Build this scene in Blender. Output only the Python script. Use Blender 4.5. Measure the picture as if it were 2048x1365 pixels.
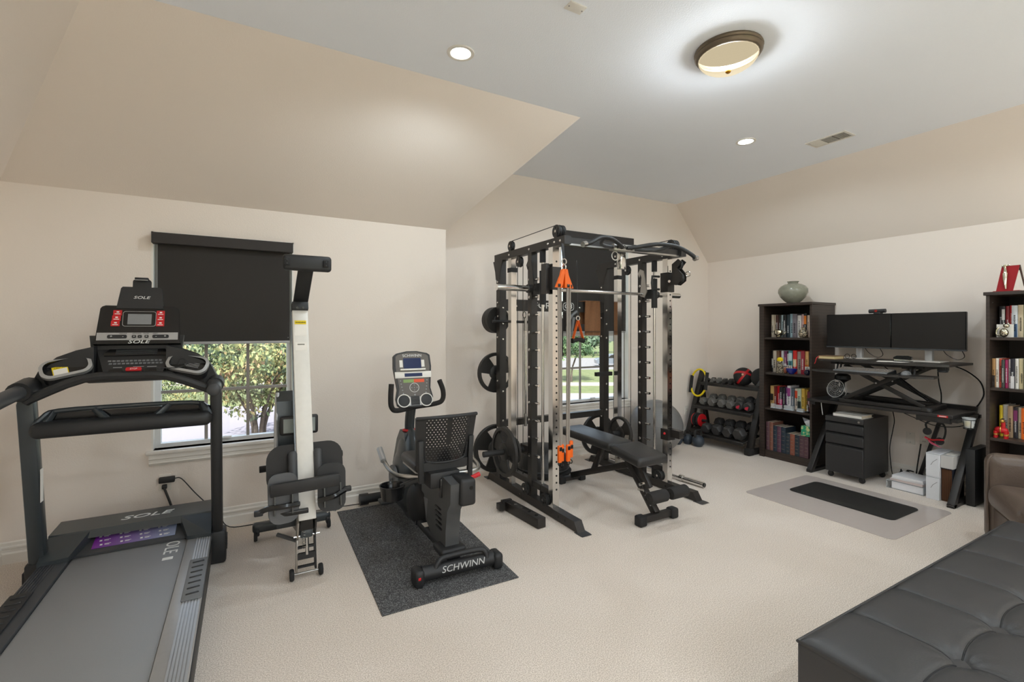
import bpy, bmesh, math, random
from mathutils import Vector as V, Matrix as M, Euler
PI = math.pi
SC = bpy.context.scene
for o in list(bpy.data.objects): bpy.data.objects.remove(o, do_unlink=True)
COL = SC.collection

# ---------------------------------------------------------------- camera
cd = bpy.data.cameras.new('camera'); cam = bpy.data.objects.new('camera', cd); COL.objects.link(cam)
YAW = math.atan(534 / 946.0)
cam.location = (0, 0, 1.5); cam.rotation_euler = (PI / 2, 0, -YAW)
cd.sensor_width = 36; cd.lens = 36 * 946 / 2048.0
cd.shift_y = (658 - 682.5) / 2048.0
cd.clip_start = .02; cd.clip_end = 400
SC.camera = cam
# ---------------------------------------------------------------- sky, sun, exposure
w = bpy.data.worlds.new('sky'); SC.world = w; w.use_nodes = True
nt = w.node_tree; nt.nodes.clear()
wo = nt.nodes.new('ShaderNodeOutputWorld'); bg = nt.nodes.new('ShaderNodeBackground')
sk = nt.nodes.new('ShaderNodeTexSky'); sk.sky_type = 'NISHITA'; sk.sun_disc = False
sk.sun_elevation = math.radians(48); sk.sun_rotation = math.radians(200); sk.dust_density = 2.5; sk.air_density = 1.2
hs = nt.nodes.new('ShaderNodeHueSaturation'); hs.inputs['Saturation'].default_value = .55
nt.links.new(sk.outputs[0], hs.inputs['Color']); nt.links.new(hs.outputs[0], bg.inputs[0]); nt.links.new(bg.outputs[0], wo.inputs[0])
bg.inputs[1].default_value = .5
sl = bpy.data.lights.new('sun', 'SUN'); so = bpy.data.objects.new('sun', sl); COL.objects.link(so)
sl.energy = 14.0; sl.angle = .02; sl.color = (1, .98, .95); so.rotation_euler = (math.radians(42), 0, math.radians(-40))
vs = SC.view_settings
vs.view_transform = 'Standard'; vs.look = 'None'; vs.gamma = 1; vs.use_curve_mapping = False; vs.exposure = 0.0
SC.cycles.max_bounces = 14; SC.cycles.diffuse_bounces = 12; SC.cycles.transparent_max_bounces = 12
CAN_W, DOME_W = 32, 46          # watts of each recessed light and of the dome light

# ---------------------------------------------------------------- materials
def lin(c):
    return tuple(((v / 255) / 12.92 if v / 255 <= .04045 else ((v / 255 + .055) / 1.055) ** 2.4) for v in c) + (1,)
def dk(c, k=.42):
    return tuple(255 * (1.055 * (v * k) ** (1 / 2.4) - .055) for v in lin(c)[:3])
MATS = {}
def mat(name, col, rough=.5, metal=0, var=.06, scale=30, bump=0, bscale=200, coat=0, emit=0, spec=.5, sheen=0, alpha=1):
    if name in MATS: return MATS[name]
    m = bpy.data.materials.new(name); m.use_nodes = True; n = m.node_tree; b = n.nodes['Principled BSDF']
    b.inputs['Roughness'].default_value = rough; b.inputs['Metallic'].default_value = metal
    b.inputs['Specular IOR Level'].default_value = spec
    if coat: b.inputs['Coat Weight'].default_value = coat; b.inputs['Coat Roughness'].default_value = .12
    if sheen: b.inputs['Sheen Weight'].default_value = sheen
    if alpha < 1: b.inputs['Alpha'].default_value = alpha
    tc = n.nodes.new('ShaderNodeTexCoord')
    nz = n.nodes.new('ShaderNodeTexNoise'); nz.inputs['Scale'].default_value = scale; nz.inputs['Detail'].default_value = 3
    n.links.new(tc.outputs['Object'], nz.inputs['Vector'])
    mx = n.nodes.new('ShaderNodeMix'); mx.data_type = 'RGBA'
    c = lin(col)
    mx.inputs[6].default_value = tuple(max(0, v * (1 - var)) for v in c[:3]) + (1,)
    mx.inputs[7].default_value = tuple(min(1, v * (1 + var)) for v in c[:3]) + (1,)
    n.links.new(nz.outputs['Fac'], mx.inputs[0]); n.links.new(mx.outputs[2], b.inputs['Base Color'])
    if bump:
        nb = n.nodes.new('ShaderNodeTexNoise'); nb.inputs['Scale'].default_value = bscale; nb.inputs['Detail'].default_value = 4
        n.links.new(tc.outputs['Object'], nb.inputs['Vector'])
        bp = n.nodes.new('ShaderNodeBump'); bp.inputs['Strength'].default_value = bump; bp.inputs['Distance'].default_value = .004
        n.links.new(nb.outputs['Fac'], bp.inputs['Height']); n.links.new(bp.outputs[0], b.inputs['Normal'])
    if emit:
        b.inputs['Emission Color'].default_value = c; b.inputs['Emission Strength'].default_value = emit
    MATS[name] = m
    return m
def spotted(name, col, col2, scale=120, thr=.55, rough=.6, bump=0, wid=.05):
    """two-colour speckle"""
    m = mat(name, col, rough, bump=bump); n = m.node_tree; b = n.nodes['Principled BSDF']
    tc = n.nodes['Texture Coordinate']; v = n.nodes.new('ShaderNodeTexNoise'); v.inputs['Scale'].default_value = scale; v.inputs['Detail'].default_value = 5
    n.links.new(tc.outputs['Object'], v.inputs['Vector'])
    r = n.nodes.new('ShaderNodeValToRGB'); r.color_ramp.elements[0].position = thr - wid; r.color_ramp.elements[1].position = thr + wid
    r.color_ramp.elements[0].color = lin(col); r.color_ramp.elements[1].color = lin(col2)
    n.links.new(v.outputs['Fac'], r.inputs[0]); n.links.new(r.outputs[0], b.inputs['Base Color'])
    return m
def wave(name, col, col2, scale=20, axis='Z', rough=.5, dist=0, bump=0):
    """striped two-colour material"""
    m = mat(name, col, rough); n = m.node_tree; b = n.nodes['Principled BSDF']
    tc = n.nodes['Texture Coordinate']; v = n.nodes.new('ShaderNodeTexWave'); v.bands_direction = axis
    v.inputs['Scale'].default_value = scale; v.inputs['Distortion'].default_value = dist
    n.links.new(tc.outputs['Object'], v.inputs['Vector'])
    r = n.nodes.new('ShaderNodeValToRGB'); r.color_ramp.elements[0].color = lin(col); r.color_ramp.elements[1].color = lin(col2)
    n.links.new(v.outputs['Fac'], r.inputs[0]); n.links.new(r.outputs[0], b.inputs['Base Color'])
    if bump:
        bp = n.nodes.new('ShaderNodeBump'); bp.inputs['Strength'].default_value = bump; bp.inputs['Distance'].default_value = .003
        n.links.new(v.outputs['Fac'], bp.inputs['Height']); n.links.new(bp.outputs[0], b.inputs['Normal'])
    return m
def paint(name, col, bump=.25):
    return mat(name, col, .75, var=.015, scale=2, bump=bump, bscale=130, spec=.25)

WALL = paint('wall_paint', (236, 226, 216)); CEIL = paint('ceiling_paint', (241, 246, 254), .35); TRIM = mat('trim_paint', (233, 228, 220), .4, var=.02)
BLK = mat('black_powder_coat', (38, 35, 33), .42, bump=.05, bscale=600); BLKG = mat('gloss_black', (22, 22, 23), .2); BLKP = mat('black_plastic', (36, 36, 37), .5, bump=.06, bscale=700)
DGR = mat('dark_grey_plastic', (62, 63, 65), .45); GRY = mat('grey_plastic', (110, 112, 114), .45); SLV = mat('silver_paint', (176, 176, 176), .35, .5)
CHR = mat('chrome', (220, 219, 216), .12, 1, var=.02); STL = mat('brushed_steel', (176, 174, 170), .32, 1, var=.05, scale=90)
RUB = mat('black_rubber', (34, 33, 33), .75, bump=.15, bscale=300); IRON = mat('cast_iron', (40, 38, 36), .48, bump=.15, bscale=180)
WHT = mat('white_enamel', (226, 223, 216), .35); RED = mat('red_plastic', (196, 28, 34), .45); ORG = mat('orange_plastic', (240, 104, 12), .45)
YEL = mat('yellow_plastic', (236, 208, 20), .5); TXT = mat('white_print', (225, 225, 222), .5); GTX = mat('grey_print', (150, 150, 150), .5)
PAPER = mat('paper', (236, 232, 224), .8); VINYL = mat('black_vinyl', (44, 43, 43), .42, bump=.12, bscale=350); FOAM = mat('black_foam', (38, 36, 35), .85, bump=.2, bscale=250)

# ---------------------------------------------------------------- mesh builder
class B:
    def __init__(s): s.v = []; s.f = []
    def add(s, vs, fs, R=None, c=None):
        k = len(s.v)
        for p in vs:
            p = V(p)
            if R is not None: p = R @ p
            if c is not None: p = p + V(c)
            s.v.append(tuple(p))
        s.f += [tuple(i + k for i in q) for q in fs]
        return s
    def bx(s, x0, x1, y0, y1, z0, z1):
        return s.add([(x0, y0, z0), (x1, y0, z0), (x1, y1, z0), (x0, y1, z0), (x0, y0, z1), (x1, y0, z1), (x1, y1, z1), (x0, y1, z1)],
                     [(3, 2, 1, 0), (4, 5, 6, 7), (0, 1, 5, 4), (1, 2, 6, 5), (2, 3, 7, 6), (3, 0, 4, 7)])
    def box(s, c, d, R=None):
        x, y, z = d[0] / 2, d[1] / 2, d[2] / 2
        return s.add([(-x, -y, -z), (x, -y, -z), (x, y, -z), (-x, y, -z), (-x, -y, z), (x, -y, z), (x, y, z), (-x, y, z)],
                     [(3, 2, 1, 0), (4, 5, 6, 7), (0, 1, 5, 4), (1, 2, 6, 5), (2, 3, 7, 6), (3, 0, 4, 7)], rot(R), c)
    def rb(s, c, d, r=.01, n=2, R=None):
        bm = bmesh.new(); bmesh.ops.create_cube(bm, size=1)
        for q in bm.verts: q.co = V((q.co.x * d[0], q.co.y * d[1], q.co.z * d[2]))
        r = min(r, min(d) * .49)
        bmesh.ops.bevel(bm, geom=bm.edges[:], offset=r, segments=n, profile=.5, affect='EDGES', clamp_overlap=True)
        bm.verts.index_update()
        s.add([q.co.copy() for q in bm.verts], [[q.index for q in g.verts] for g in bm.faces], rot(R), c); bm.free(); return s
    def rbx(s, x0, x1, y0, y1, z0, z1, r=.01, n=2):
        return s.rb(((x0 + x1) / 2, (y0 + y1) / 2, (z0 + z1) / 2), (x1 - x0, y1 - y0, z1 - z0), r, n)
    def bar(s, p, q, w, h, r=0, up=(0, 0, 1)):
        """rectangular tube from p to q: w across, h along 'up'"""
        p, q = V(p), V(q); y = (q - p); L = y.length; y.normalize(); u = V(up)
        if abs(y.dot(u)) > .98: u = V((0, 1, 0))
        x = y.cross(u).normalized(); z = x.cross(y)
        R = M((x, y, z)).transposed(); c = (p + q) / 2
        if r: return s.rb(c, (w, L, h), r, 2, R)
        return s.box(c, (w, L, h), R)
    def tube(s, pts, r, n=10, cyc=False, cap=True, sub=0):
        P = [V(p) for p in pts]
        if sub: P = catmull(P, sub, cyc)
        N = len(P); rr = r if isinstance(r, (list, tuple)) else [r] * N
        if len(rr) != N: rr = [rr[min(len(rr) - 1, int(i * (len(rr) - 1) / max(1, N - 1) + .5))] for i in range(N)]
        k = len(s.v); up = None
        for i, p in enumerate(P):
            a = P[(i - 1) % N] if (i > 0 or cyc) else p; b = P[(i + 1) % N] if (i < N - 1 or cyc) else p
            t = (b - a); t = t.normalized() if t.length > 1e-9 else V((0, 0, 1))
            if up is None:
                up = V((0, 0, 1)) if abs(t.z) < .9 else V((1, 0, 0))
            x = t.cross(up)
            if x.length < 1e-4: x = t.orthogonal()
            x.normalize(); up = x.cross(t).normalized()
            for j in range(n):
                an = 2 * PI * j / n
                s.v.append(tuple(p + (x * math.cos(an) + up * math.sin(an)) * rr[i]))
        for i in range(N if cyc else N - 1):
            a, b = k + i * n, k + ((i + 1) % N) * n
            for j in range(n): s.f.append((a + j, a + (j + 1) % n, b + (j + 1) % n, b + j))
        if cap and not cyc:
            s.f.append(tuple(k + j for j in range(n))[::-1]); s.f.append(tuple(k + (N - 1) * n + j for j in range(n)))
        return s
    def cyl(s, p, q, r, r2=None, n=16): return s.tube([p, q], [r, r if r2 is None else r2], n)
    def lathe(s, prof, c=(0, 0, 0), ax=(0, 0, 1), n=24, cap=True):
        z = V(ax).normalized(); x = z.orthogonal().normalized(); y = z.cross(x); k = len(s.v); c = V(c)
        for r, h in prof:
            for j in range(n):
                a = 2 * PI * j / n; s.v.append(tuple(c + z * h + (x * math.cos(a) + y * math.sin(a)) * r))
        for i in range(len(prof) - 1):
            for j in range(n): s.f.append((k + i * n + j, k + i * n + (j + 1) % n, k + (i + 1) * n + (j + 1) % n, k + (i + 1) * n + j))
        if cap:
            if prof[0][0] > 1e-6: s.f.append(tuple(k + j for j in range(n))[::-1])
            if prof[-1][0] > 1e-6: s.f.append(tuple(k + (len(prof) - 1) * n + j for j in range(n)))
        return s
    def ring(s, c, ax, ro, ri, t, n=28):
        """flat washer / rim of thickness t"""
        return s.lathe([(ri, -t / 2), (ro, -t / 2), (ro, t / 2), (ri, t / 2), (ri, -t / 2)], c, ax, n, False)
    def torus(s, c, ax, R, r, n=28, m=8):
        return s.lathe([(R + r * math.cos(2 * PI * i / m), r * math.sin(2 * PI * i / m)) for i in range(m + 1)], c, ax, n, False)
    def sph(s, c, r, n=20, m=12, R=None):
        r = r if isinstance(r, (list, tuple)) else (r, r, r); vs = []; fs = []
        for i in range(m + 1):
            t = PI * i / m
            for j in range(n):
                a = 2 * PI * j / n; vs.append((r[0] * math.sin(t) * math.cos(a), r[1] * math.sin(t) * math.sin(a), -r[2] * math.cos(t)))
        for i in range(m):
            for j in range(n): fs.append((i * n + j, i * n + (j + 1) % n, (i + 1) * n + (j + 1) % n, (i + 1) * n + j))
        return s.add(vs, fs, rot(R), c)
    def pris(s, poly, ax, a, b, R=None, c=None):
        """polygon extruded along an axis: ax 'x' (y,z), 'y' (x,z), 'z' (x,y)"""
        f = {'x': lambda p, t: (t, p[0], p[1]), 'y': lambda p, t: (p[0], t, p[1]), 'z': lambda p, t: (p[0], p[1], t)}[ax]
        n = len(poly); vs = [f(p, a) for p in poly] + [f(p, b) for p in poly]
        fs = [tuple(range(n))[::-1], tuple(range(n, 2 * n))] + [(i, (i + 1) % n, n + (i + 1) % n, n + i) for i in range(n)]
        return s.add(vs, fs, rot(R), c)
    def quad(s, a, b, c, d): return s.add([a, b, c, d], [(0, 1, 2, 3)])
def rot(R):
    if R is None or isinstance(R, M): return R
    return Euler(R).to_matrix()
def catmull(P, sub, cyc=False):
    out = []; N = len(P)
    for i in range(N if cyc else N - 1):
        g = lambda k: P[k % N] if cyc else P[max(0, min(N - 1, k))]
        a, b, c, d = g(i - 1), g(i), g(i + 1), g(i + 2)
        for j in range(sub):
            t = j / sub
            out.append(.5 * ((2 * b) + (c - a) * t + (2 * a - 5 * b + 4 * c - d) * t * t + (3 * b - a - 3 * c + d) * t ** 3))
    if not cyc: out.append(P[-1])
    return out
def rrect(x0, x1, z0, z1, r, n=5):
    out = []
    for cx, cz, a0 in ((x1 - r, z1 - r, 0), (x0 + r, z1 - r, 90), (x0 + r, z0 + r, 180), (x1 - r, z0 + r, 270)):
        for i in range(n + 1):
            a = math.radians(a0 + 90 * i / n); out.append((cx + r * math.cos(a), cz + r * math.sin(a)))
    return out
OFF = {}
def setp(o, label=None, cat=None, group=None, kind=None):
    if label: o['label'] = label
    if cat: o['category'] = cat
    if group: o['group'] = group
    if kind: o['kind'] = kind
    return o
def mesh(name, b, m):
    me = bpy.data.meshes.new(name); me.from_pydata(b.v, [], b.f); me.validate()
    bm = bmesh.new(); bm.from_mesh(me); bmesh.ops.remove_doubles(bm, verts=bm.verts, dist=1e-6)
    bmesh.ops.recalc_face_normals(bm, faces=bm.faces); bm.to_mesh(me); bm.free()
    for p in me.polygons: p.use_smooth = True
    me.set_sharp_from_angle(angle=math.radians(38))
    me.materials.append(m); return me
def thing(name, label, cat, loc=(0, 0, 0), rz=0, group=None):
    o = bpy.data.objects.new(name, None); COL.objects.link(o); o.empty_display_size = .1
    o.location = loc; o.rotation_euler = (0, 0, rz); OFF[o] = V((0, 0, 0)); return setp(o, label, cat, group)
def wthing(name, label, cat, loc, group=None):
    """like thing(), but its parts are given in room coordinates"""
    o = thing(name, label, cat, loc, 0, group); OFF[o] = V(loc); return o
def part(par, name, b, m, label=None, kind=None):
    off = OFF.get(par, V((0, 0, 0)))
    if off.length: b.v = [tuple(V(p) - off) for p in b.v]
    o = bpy.data.objects.new(name, mesh(name, b, m)); COL.objects.link(o)
    o.parent = par; OFF[o] = off; return setp(o, label, None, None, kind)
def single(name, b, m, label, cat, loc=(0, 0, 0), group=None, kind=None):
    """one-mesh thing, its vertices given in room coordinates"""
    b.v = [tuple(V(p) - V(loc)) for p in b.v]
    o = bpy.data.objects.new(name, mesh(name, b, m)); COL.objects.link(o); o.location = loc; OFF[o] = V(loc)
    return setp(o, label, cat, group, kind)
def struct(name, b, m, par=None):
    o = bpy.data.objects.new(name, mesh(name, b, m)); COL.objects.link(o)
    if par: o.parent = par
    else: o['kind'] = 'structure'
    OFF[o] = V((0, 0, 0)); return o
def dup(root, loc, rz=None, label=None, group=None):
    r = root.copy(); COL.objects.link(r); r.location = loc; OFF[r] = OFF.get(root, V((0, 0, 0)))
    if rz is not None: r.rotation_euler = (0, 0, rz)
    setp(r, label, None, group)
    for ch in root.children:
        c = ch.copy(); COL.objects.link(c); c.parent = r
        for g in ch.children:
            d = g.copy(); COL.objects.link(d); d.parent = c
    return r
def text(par, name, s, size, R, pos, m, depth=.0012, sx=1, shear=0, align='CENTER', spacing=1):
    """lettering: pos in the parent's coordinates (room coordinates for wthing)"""
    cu = bpy.data.curves.new(name, 'FONT'); cu.body = s; cu.size = size; cu.align_x = align; cu.align_y = 'CENTER'; cu.extrude = depth; cu.shear = shear; cu.space_character = spacing
    cu.resolution_u = 3
    t = bpy.data.objects.new(name, cu); COL.objects.link(t)
    dg = bpy.context.evaluated_depsgraph_get(); me = bpy.data.meshes.new_from_object(t.evaluated_get(dg))
    bpy.data.objects.remove(t, do_unlink=True); bpy.data.curves.remove(cu)
    off = OFF.get(par, V((0, 0, 0))); R = rot(R)
    for v in me.vertices: v.co = R @ V((v.co.x * sx, v.co.y, v.co.z)) + V(pos) - off
    me.materials.clear(); me.materials.append(m); me.name = name
    o = bpy.data.objects.new(name, me); COL.objects.link(o); o.parent = par; OFF[o] = off
    return o
# ================================================================= the room
XW, XE, YA, YB, YS, XC = -1.36, 5.77, 4.22, 4.52, -1.5, 1.66
KN, CH, Y3, X1, X2, X3 = 2.44, 3.2, 3.04, -.67, 5.12, 2.35
def carpet():
    m = bpy.data.materials.new('carpet'); m.use_nodes = True; n = m.node_tree; b = n.nodes['Principled BSDF']; MATS['carpet'] = m
    b.inputs['Roughness'].default_value = .95; b.inputs['Specular IOR Level'].default_value = .1; b.inputs['Sheen Weight'].default_value = .25
    tc = n.nodes.new('ShaderNodeTexCoord')
    a = n.nodes.new('ShaderNodeTexNoise'); a.inputs['Scale'].default_value = 190; a.inputs['Detail'].default_value = 6
    c = n.nodes.new('ShaderNodeTexNoise'); c.inputs['Scale'].default_value = 1.3; c.inputs['Detail'].default_value = 3; c.inputs['Distortion'].default_value = .6
    n.links.new(tc.outputs['Object'], a.inputs['Vector']); n.links.new(tc.outputs['Object'], c.inputs['Vector'])
    r = n.nodes.new('ShaderNodeValToRGB'); r.color_ramp.elements[0].position = .38; r.color_ramp.elements[1].position = .62
    r.color_ramp.elements[0].color = lin((200, 187, 174)); r.color_ramp.elements[1].color = lin((247, 237, 227))
    r2 = n.nodes.new('ShaderNodeValToRGB'); r2.color_ramp.elements[0].position = .35; r2.color_ramp.elements[1].position = .65
    r2.color_ramp.elements[0].color = (.93, .92, .905, 1); r2.color_ramp.elements[1].color = (1, 1, 1, 1)
    mx = n.nodes.new('ShaderNodeMix'); mx.data_type = 'RGBA'; mx.blend_type = 'MULTIPLY'; mx.inputs[0].default_value = 1
    n.links.new(a.outputs['Fac'], r.inputs[0]); n.links.new(c.outputs['Fac'], r2.inputs[0])
    n.links.new(r.outputs[0], mx.inputs[6]); n.links.new(r2.outputs[0], mx.inputs[7]); n.links.new(mx.outputs[2], b.inputs['Base Color'])
    bp = n.nodes.new('ShaderNodeBump'); bp.inputs['Strength'].default_value = .55; bp.inputs['Distance'].default_value = .004
    n.links.new(a.outputs['Fac'], bp.inputs['Height']); n.links.new(bp.outputs[0], b.inputs['Normal'])
    return m
struct('floor', B().bx(XW - .15, XE + .15, YS - .15, YB + .15, -.2, 0), carpet())
def holed(x0, x1, y0, y1, z0, z1, hx0, hx1, hz0, hz1):
    return B().bx(x0, hx0, y0, y1, z0, z1).bx(hx1, x1, y0, y1, z0, z1).bx(hx0, hx1, y0, y1, z0, hz0).bx(hx0, hx1, y0, y1, hz1, z1)
WA = (-.585, .345, .625, 2.2); WB = (3.2, 4.26, .61, 2.64)
struct('wall_north', holed(XW - .15, XC, YA, YA + .15, 0, KN, *WA), WALL)
struct('wall_return', B().bx(XC - .12, XC, YA + .15, YB + .15, 0, KN), WALL)
struct('wall_alcove', holed(XC - .12, XE + .15, YB, YB + .15, 0, CH, *WB), WALL)
struct('wall_east', B().bx(XE, XE + .15, YS - .15, YB, 0, KN), WALL)
struct('wall_west', B().bx(XW - .15, XW, YS - .15, YA, 0, KN), WALL)
WS_ADDED = [(0, 2.2), (2.6, 4.8)]; sb_ = B().pris([(XW, KN), (XE, KN), (X2, CH), (X1, CH)], 'y', YS - .15, YS).bx(XW, XE, YS - .15, YS, 0, .3).bx(XW, XE, YS - .15, YS, 2.35, KN)  # openings for two added windows behind the camera
for a_, c_ in ((XW, 0), (2.2, 2.6), (4.8, XE)): sb_.bx(a_, c_, YS - .15, YS, .3, 2.35)
struct('wall_south', sb_, WALL)
def slab(pts, d):
    b = B(); n = len(pts); b.v = [tuple(p) for p in pts] + [tuple(V(p) + V(d)) for p in pts]
    b.f = [tuple(range(n)), tuple(range(n, 2 * n))[::-1]] + [(i, (i + 1) % n, n + (i + 1) % n, n + i) for i in range(n)]
    return b
struct('ceiling_slope_north', slab([(XW, YA, KN), (XC, YA, KN), (X3, Y3, CH), (X1, Y3, CH)], (0, .06, .1)), WALL)
struct('ceiling_slope_west', slab([(XW, YS, KN), (XW, YA, KN), (X1, Y3, CH), (X1, YS, CH)], (-.1, 0, .08)), WALL)
struct('ceiling_slope_east', slab([(XE, YB, KN), (XE, YS, KN), (X2, YS, CH), (X2, YB, CH)], (.1, 0, .08)), WALL)
struct('ceiling_slope_alcove', slab([(XC, YA, KN), (XC, YB, KN), (X3, YB, CH), (X3, Y3, CH)], (-.02, 0, .02)), WALL)
struct('ceiling', B().pris([(X1, YS), (X2, YS), (X2, YB), (X3, YB), (X3, Y3), (X1, Y3)], 'z', CH, CH + .12), CEIL)
BP = [(0, 0), (.02, 0), (.02, .062), (.012, .072), (.012, .09), (.016, .094), (.016, .104), (.008, .112), (.007, .13), (0, .137)]
struct('baseboard_north', B().pris([(YA - d, z) for d, z in BP], 'x', XW, XC + .02), TRIM)
struct('baseboard_alcove', B().pris([(YB - d, z) for d, z in BP], 'x', XC, XE), TRIM)
struct('baseboard_return', B().pris([(XC + d, z) for d, z in BP], 'y', YA - .02, YB), TRIM)
struct('baseboard_east', B().pris([(XE - d, z) for d, z in BP], 'y', YS, YB), TRIM)
struct('baseboard_west', B().pris([(XW + d, z) for d, z in BP], 'y', YS, YA), TRIM)

# ---------------------------------------------------------------- windows and blinds
gm = bpy.data.materials.new('window_glass'); gm.use_nodes = True; gn = gm.node_tree; gn.nodes.clear()
g1 = gn.nodes.new('ShaderNodeOutputMaterial'); g2 = gn.nodes.new('ShaderNodeMixShader'); g3 = gn.nodes.new('ShaderNodeBsdfTransparent'); g4 = gn.nodes.new('ShaderNodeBsdfGlossy')
g3.inputs[0].default_value = (.93, .95, .95, 1); g4.inputs['Roughness'].default_value = .03; g2.inputs[0].default_value = .05
gn.links.new(g3.outputs[0], g2.inputs[1]); gn.links.new(g4.outputs[0], g2.inputs[2]); gn.links.new(g2.outputs[0], g1.inputs[0])
VNL = mat('vinyl_frame', (228, 229, 229), .35, var=.02); MUN = mat('muntin_bars', (150, 143, 136), .5)
def window(n, w, y, cols, zmid):
    x0, x1, z0, z1 = w; g = y + .1
    fr = B()
    for a, b_, c, d in ((x0, x0 + .045, z0, z1), (x1 - .045, x1, z0, z1)): fr.bx(a, b_, g - .02, g + .04, c, d)
    fr.bx(x0 + .045, x1 - .045, g - .02, g + .04, z0, z0 + .028).bx(x0 + .045, x1 - .045, g - .02, g + .04, z1 - .04, z1)
    fr.bx(x0 + .045, x1 - .045, g - .012, g + .02, zmid - .02, zmid + .02)
    o = struct('window_%d' % n, fr, VNL)
    xa, xb = x0 + .045, x1 - .045; cw = (xb - xa) / cols
    b = B()
    for i in range(1, cols): b.bx(xa + i * cw - .011, xa + i * cw + .011, g + .002, g + .018, z0 + .028, zmid - .02).bx(xa + i * cw - .011, xa + i * cw + .011, g + .002, g + .018, zmid + .02, z1 - .04)
    zr = [(z0 + .028 + zmid - .02) / 2, (zmid + .02 + z1 - .04) / 2]
    for z in zr: b.bx(xa, xb, g + .001, g + .019, z - .011, z + .011)
    struct('muntin', b, MUN, o)
    for (za, zb) in ((z0 + .028, zr[0] - .011), (zr[0] + .011, zmid - .02), (zmid + .02, zr[1] - .011), (zr[1] + .011, z1 - .04)):
        for i in range(cols): struct('pane', B().bx(xa + i * cw + .011 * (i > 0), xa + (i + 1) * cw - .011 * (i < cols - 1), g + .008, g + .012, za, zb), gm, o)
    rv = B().bx(x0 - .001, x0 + .012, y - .001, y + .1, z0, z1).bx(x1 - .012, x1 + .001, y - .001, y + .1, z0, z1).bx(x0, x1, y - .001, y + .1, z1 - .012, z1)
    struct('jamb', rv, TRIM, o)
    struct('sash_latch', B().rbx((x0 + x1) / 2 - .03, (x0 + x1) / 2 + .03, g - .05, g - .02, z0 + .028, z0 + .045, .004), VNL, o)
    struct('sill', B().rbx(x0 - .03, x1 + .03, y - .035, y + .085, z0 - .028, z0, .008), TRIM, o)
    struct('apron', B().pris([(y, z0 - .028), (y - .022, z0 - .028), (y - .022, z0 - .06), (y - .014, z0 - .066), (y - .014, z0 - .085), (y - .019, z0 - .09), (y - .008, z0 - .108), (y, z0 - .11)], 'x', x0 - .012, x1 + .012), TRIM, o)
for k_, (a_, c_) in enumerate(WS_ADDED):  # added windows out of view, letting in sun and sky to brighten the room
    fr = B()
    for x_ in (a_, (a_ + c_) / 2 - .02, c_ - .04): fr.bx(x_, x_ + .04, YS - .12, YS - .06, .3, 2.35)
    for z_ in (.3, 1.3, 2.31): fr.bx(a_, c_, YS - .12, YS - .06, z_, z_ + .04)
    o_ = struct('window_%d' % (k_ + 3), fr, VNL); struct('pane', B().bx(a_, c_, YS - .092, YS - .088, .3, 2.35), gm, o_)
window(1, WA, YA, 3, 1.425); window(2, WB, YB, 3, 1.43)
FAB = wave('blind_fabric', (46, 43, 41), (54, 51, 48), 220, 'Z', .85); VAL = mat('blind_valance', (52, 48, 46), .7, bump=.1, bscale=500); BBAR = mat('blind_hem_bar', (170, 170, 170), .4)
def blind(label, x0, x1, y, zt, zb, fx0, fx1):
    t = wthing('roller_blind', label, 'window blind', ((x0 + x1) / 2, y, zb))
    part(t, 'valance', B().rbx(x0, x1, y - .075, y - .002, zt - .078, zt, .003, 1), VAL)
    part(t, 'roller', B().cyl((fx0, y - .032, zt - .055), (fx1, y - .032, zt - .055), .02), BBAR)
    part(t, 'fabric', B().bx(fx0, fx1, y - .019, y - .017, zb + .02, zt - .05), FAB)
    part(t, 'hem_bar', B().rbx(fx0, fx1, y - .024, y - .012, zb, zb + .02, .004), BBAR)
    for x in (fx0 + .06, fx1 - .012): part(t, 'rivet', B().cyl((x, y - .0195, zb + .045), (x, y - .021, zb + .045), .003, n=8), SLV)
blind('black roller blind drawn halfway down behind the treadmill', -.575, .335, YA, 2.185, 1.385, -.545, .314)
blind('black roller blind drawn halfway down behind the power rack', 3.16, 4.28, YB, 2.64, 1.45, 3.22, 4.19)

# ---------------------------------------------------------------- outlets
PLT = mat('outlet_plastic', (228, 222, 212), .4, var=.02)
def outlet(label, x, y, z, face, blank=False):
    t = thing('wall_outlet' if not blank else 'wall_plate', label, 'outlet' if not blank else 'wall plate', (x, y, z), 0 if face == 'y' else -PI / 2)
    part(t, 'cover_plate', B().rb((0, -.003, 0), (.075, .006, .118), .003), PLT)
    if blank:
        for z_ in (-.042, .042): part(t, 'screw', B().cyl((0, -.005, z_), (0, -.008, z_), .0045, n=8), STL)
        return t
    for z_ in (-.02, .02):
        r = part(t, 'receptacle', B().rb((0, -.006, z_), (.034, .006, .029), .004), PLT)
        part(r, 'slot', B().bx(-.009, -.006, -.0098, -.0085, z_ - .004, z_ + .006).bx(.006, .009, -.0098, -.0085, z_ - .004, z_ + .006), BLKP)
    return t
outlet('white wall outlet below the treadmill window with black plugs in it', -.505, YA, .388, 'y')
outlet('white wall outlet behind the exercise bike backrest', 2.03, YB, .375, 'y')
outlet('white wall outlet in the corner beside the dumbbell rack', 5.32, YB, .37, 'y')
outlet('white wall outlet with power cords plugged in under the desk', XE, 2.04, .42, 'x')
outlet('white blank wall plate with two screws beside the outlet under the desk', XE, 2.15, .413, 'x', True)

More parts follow.
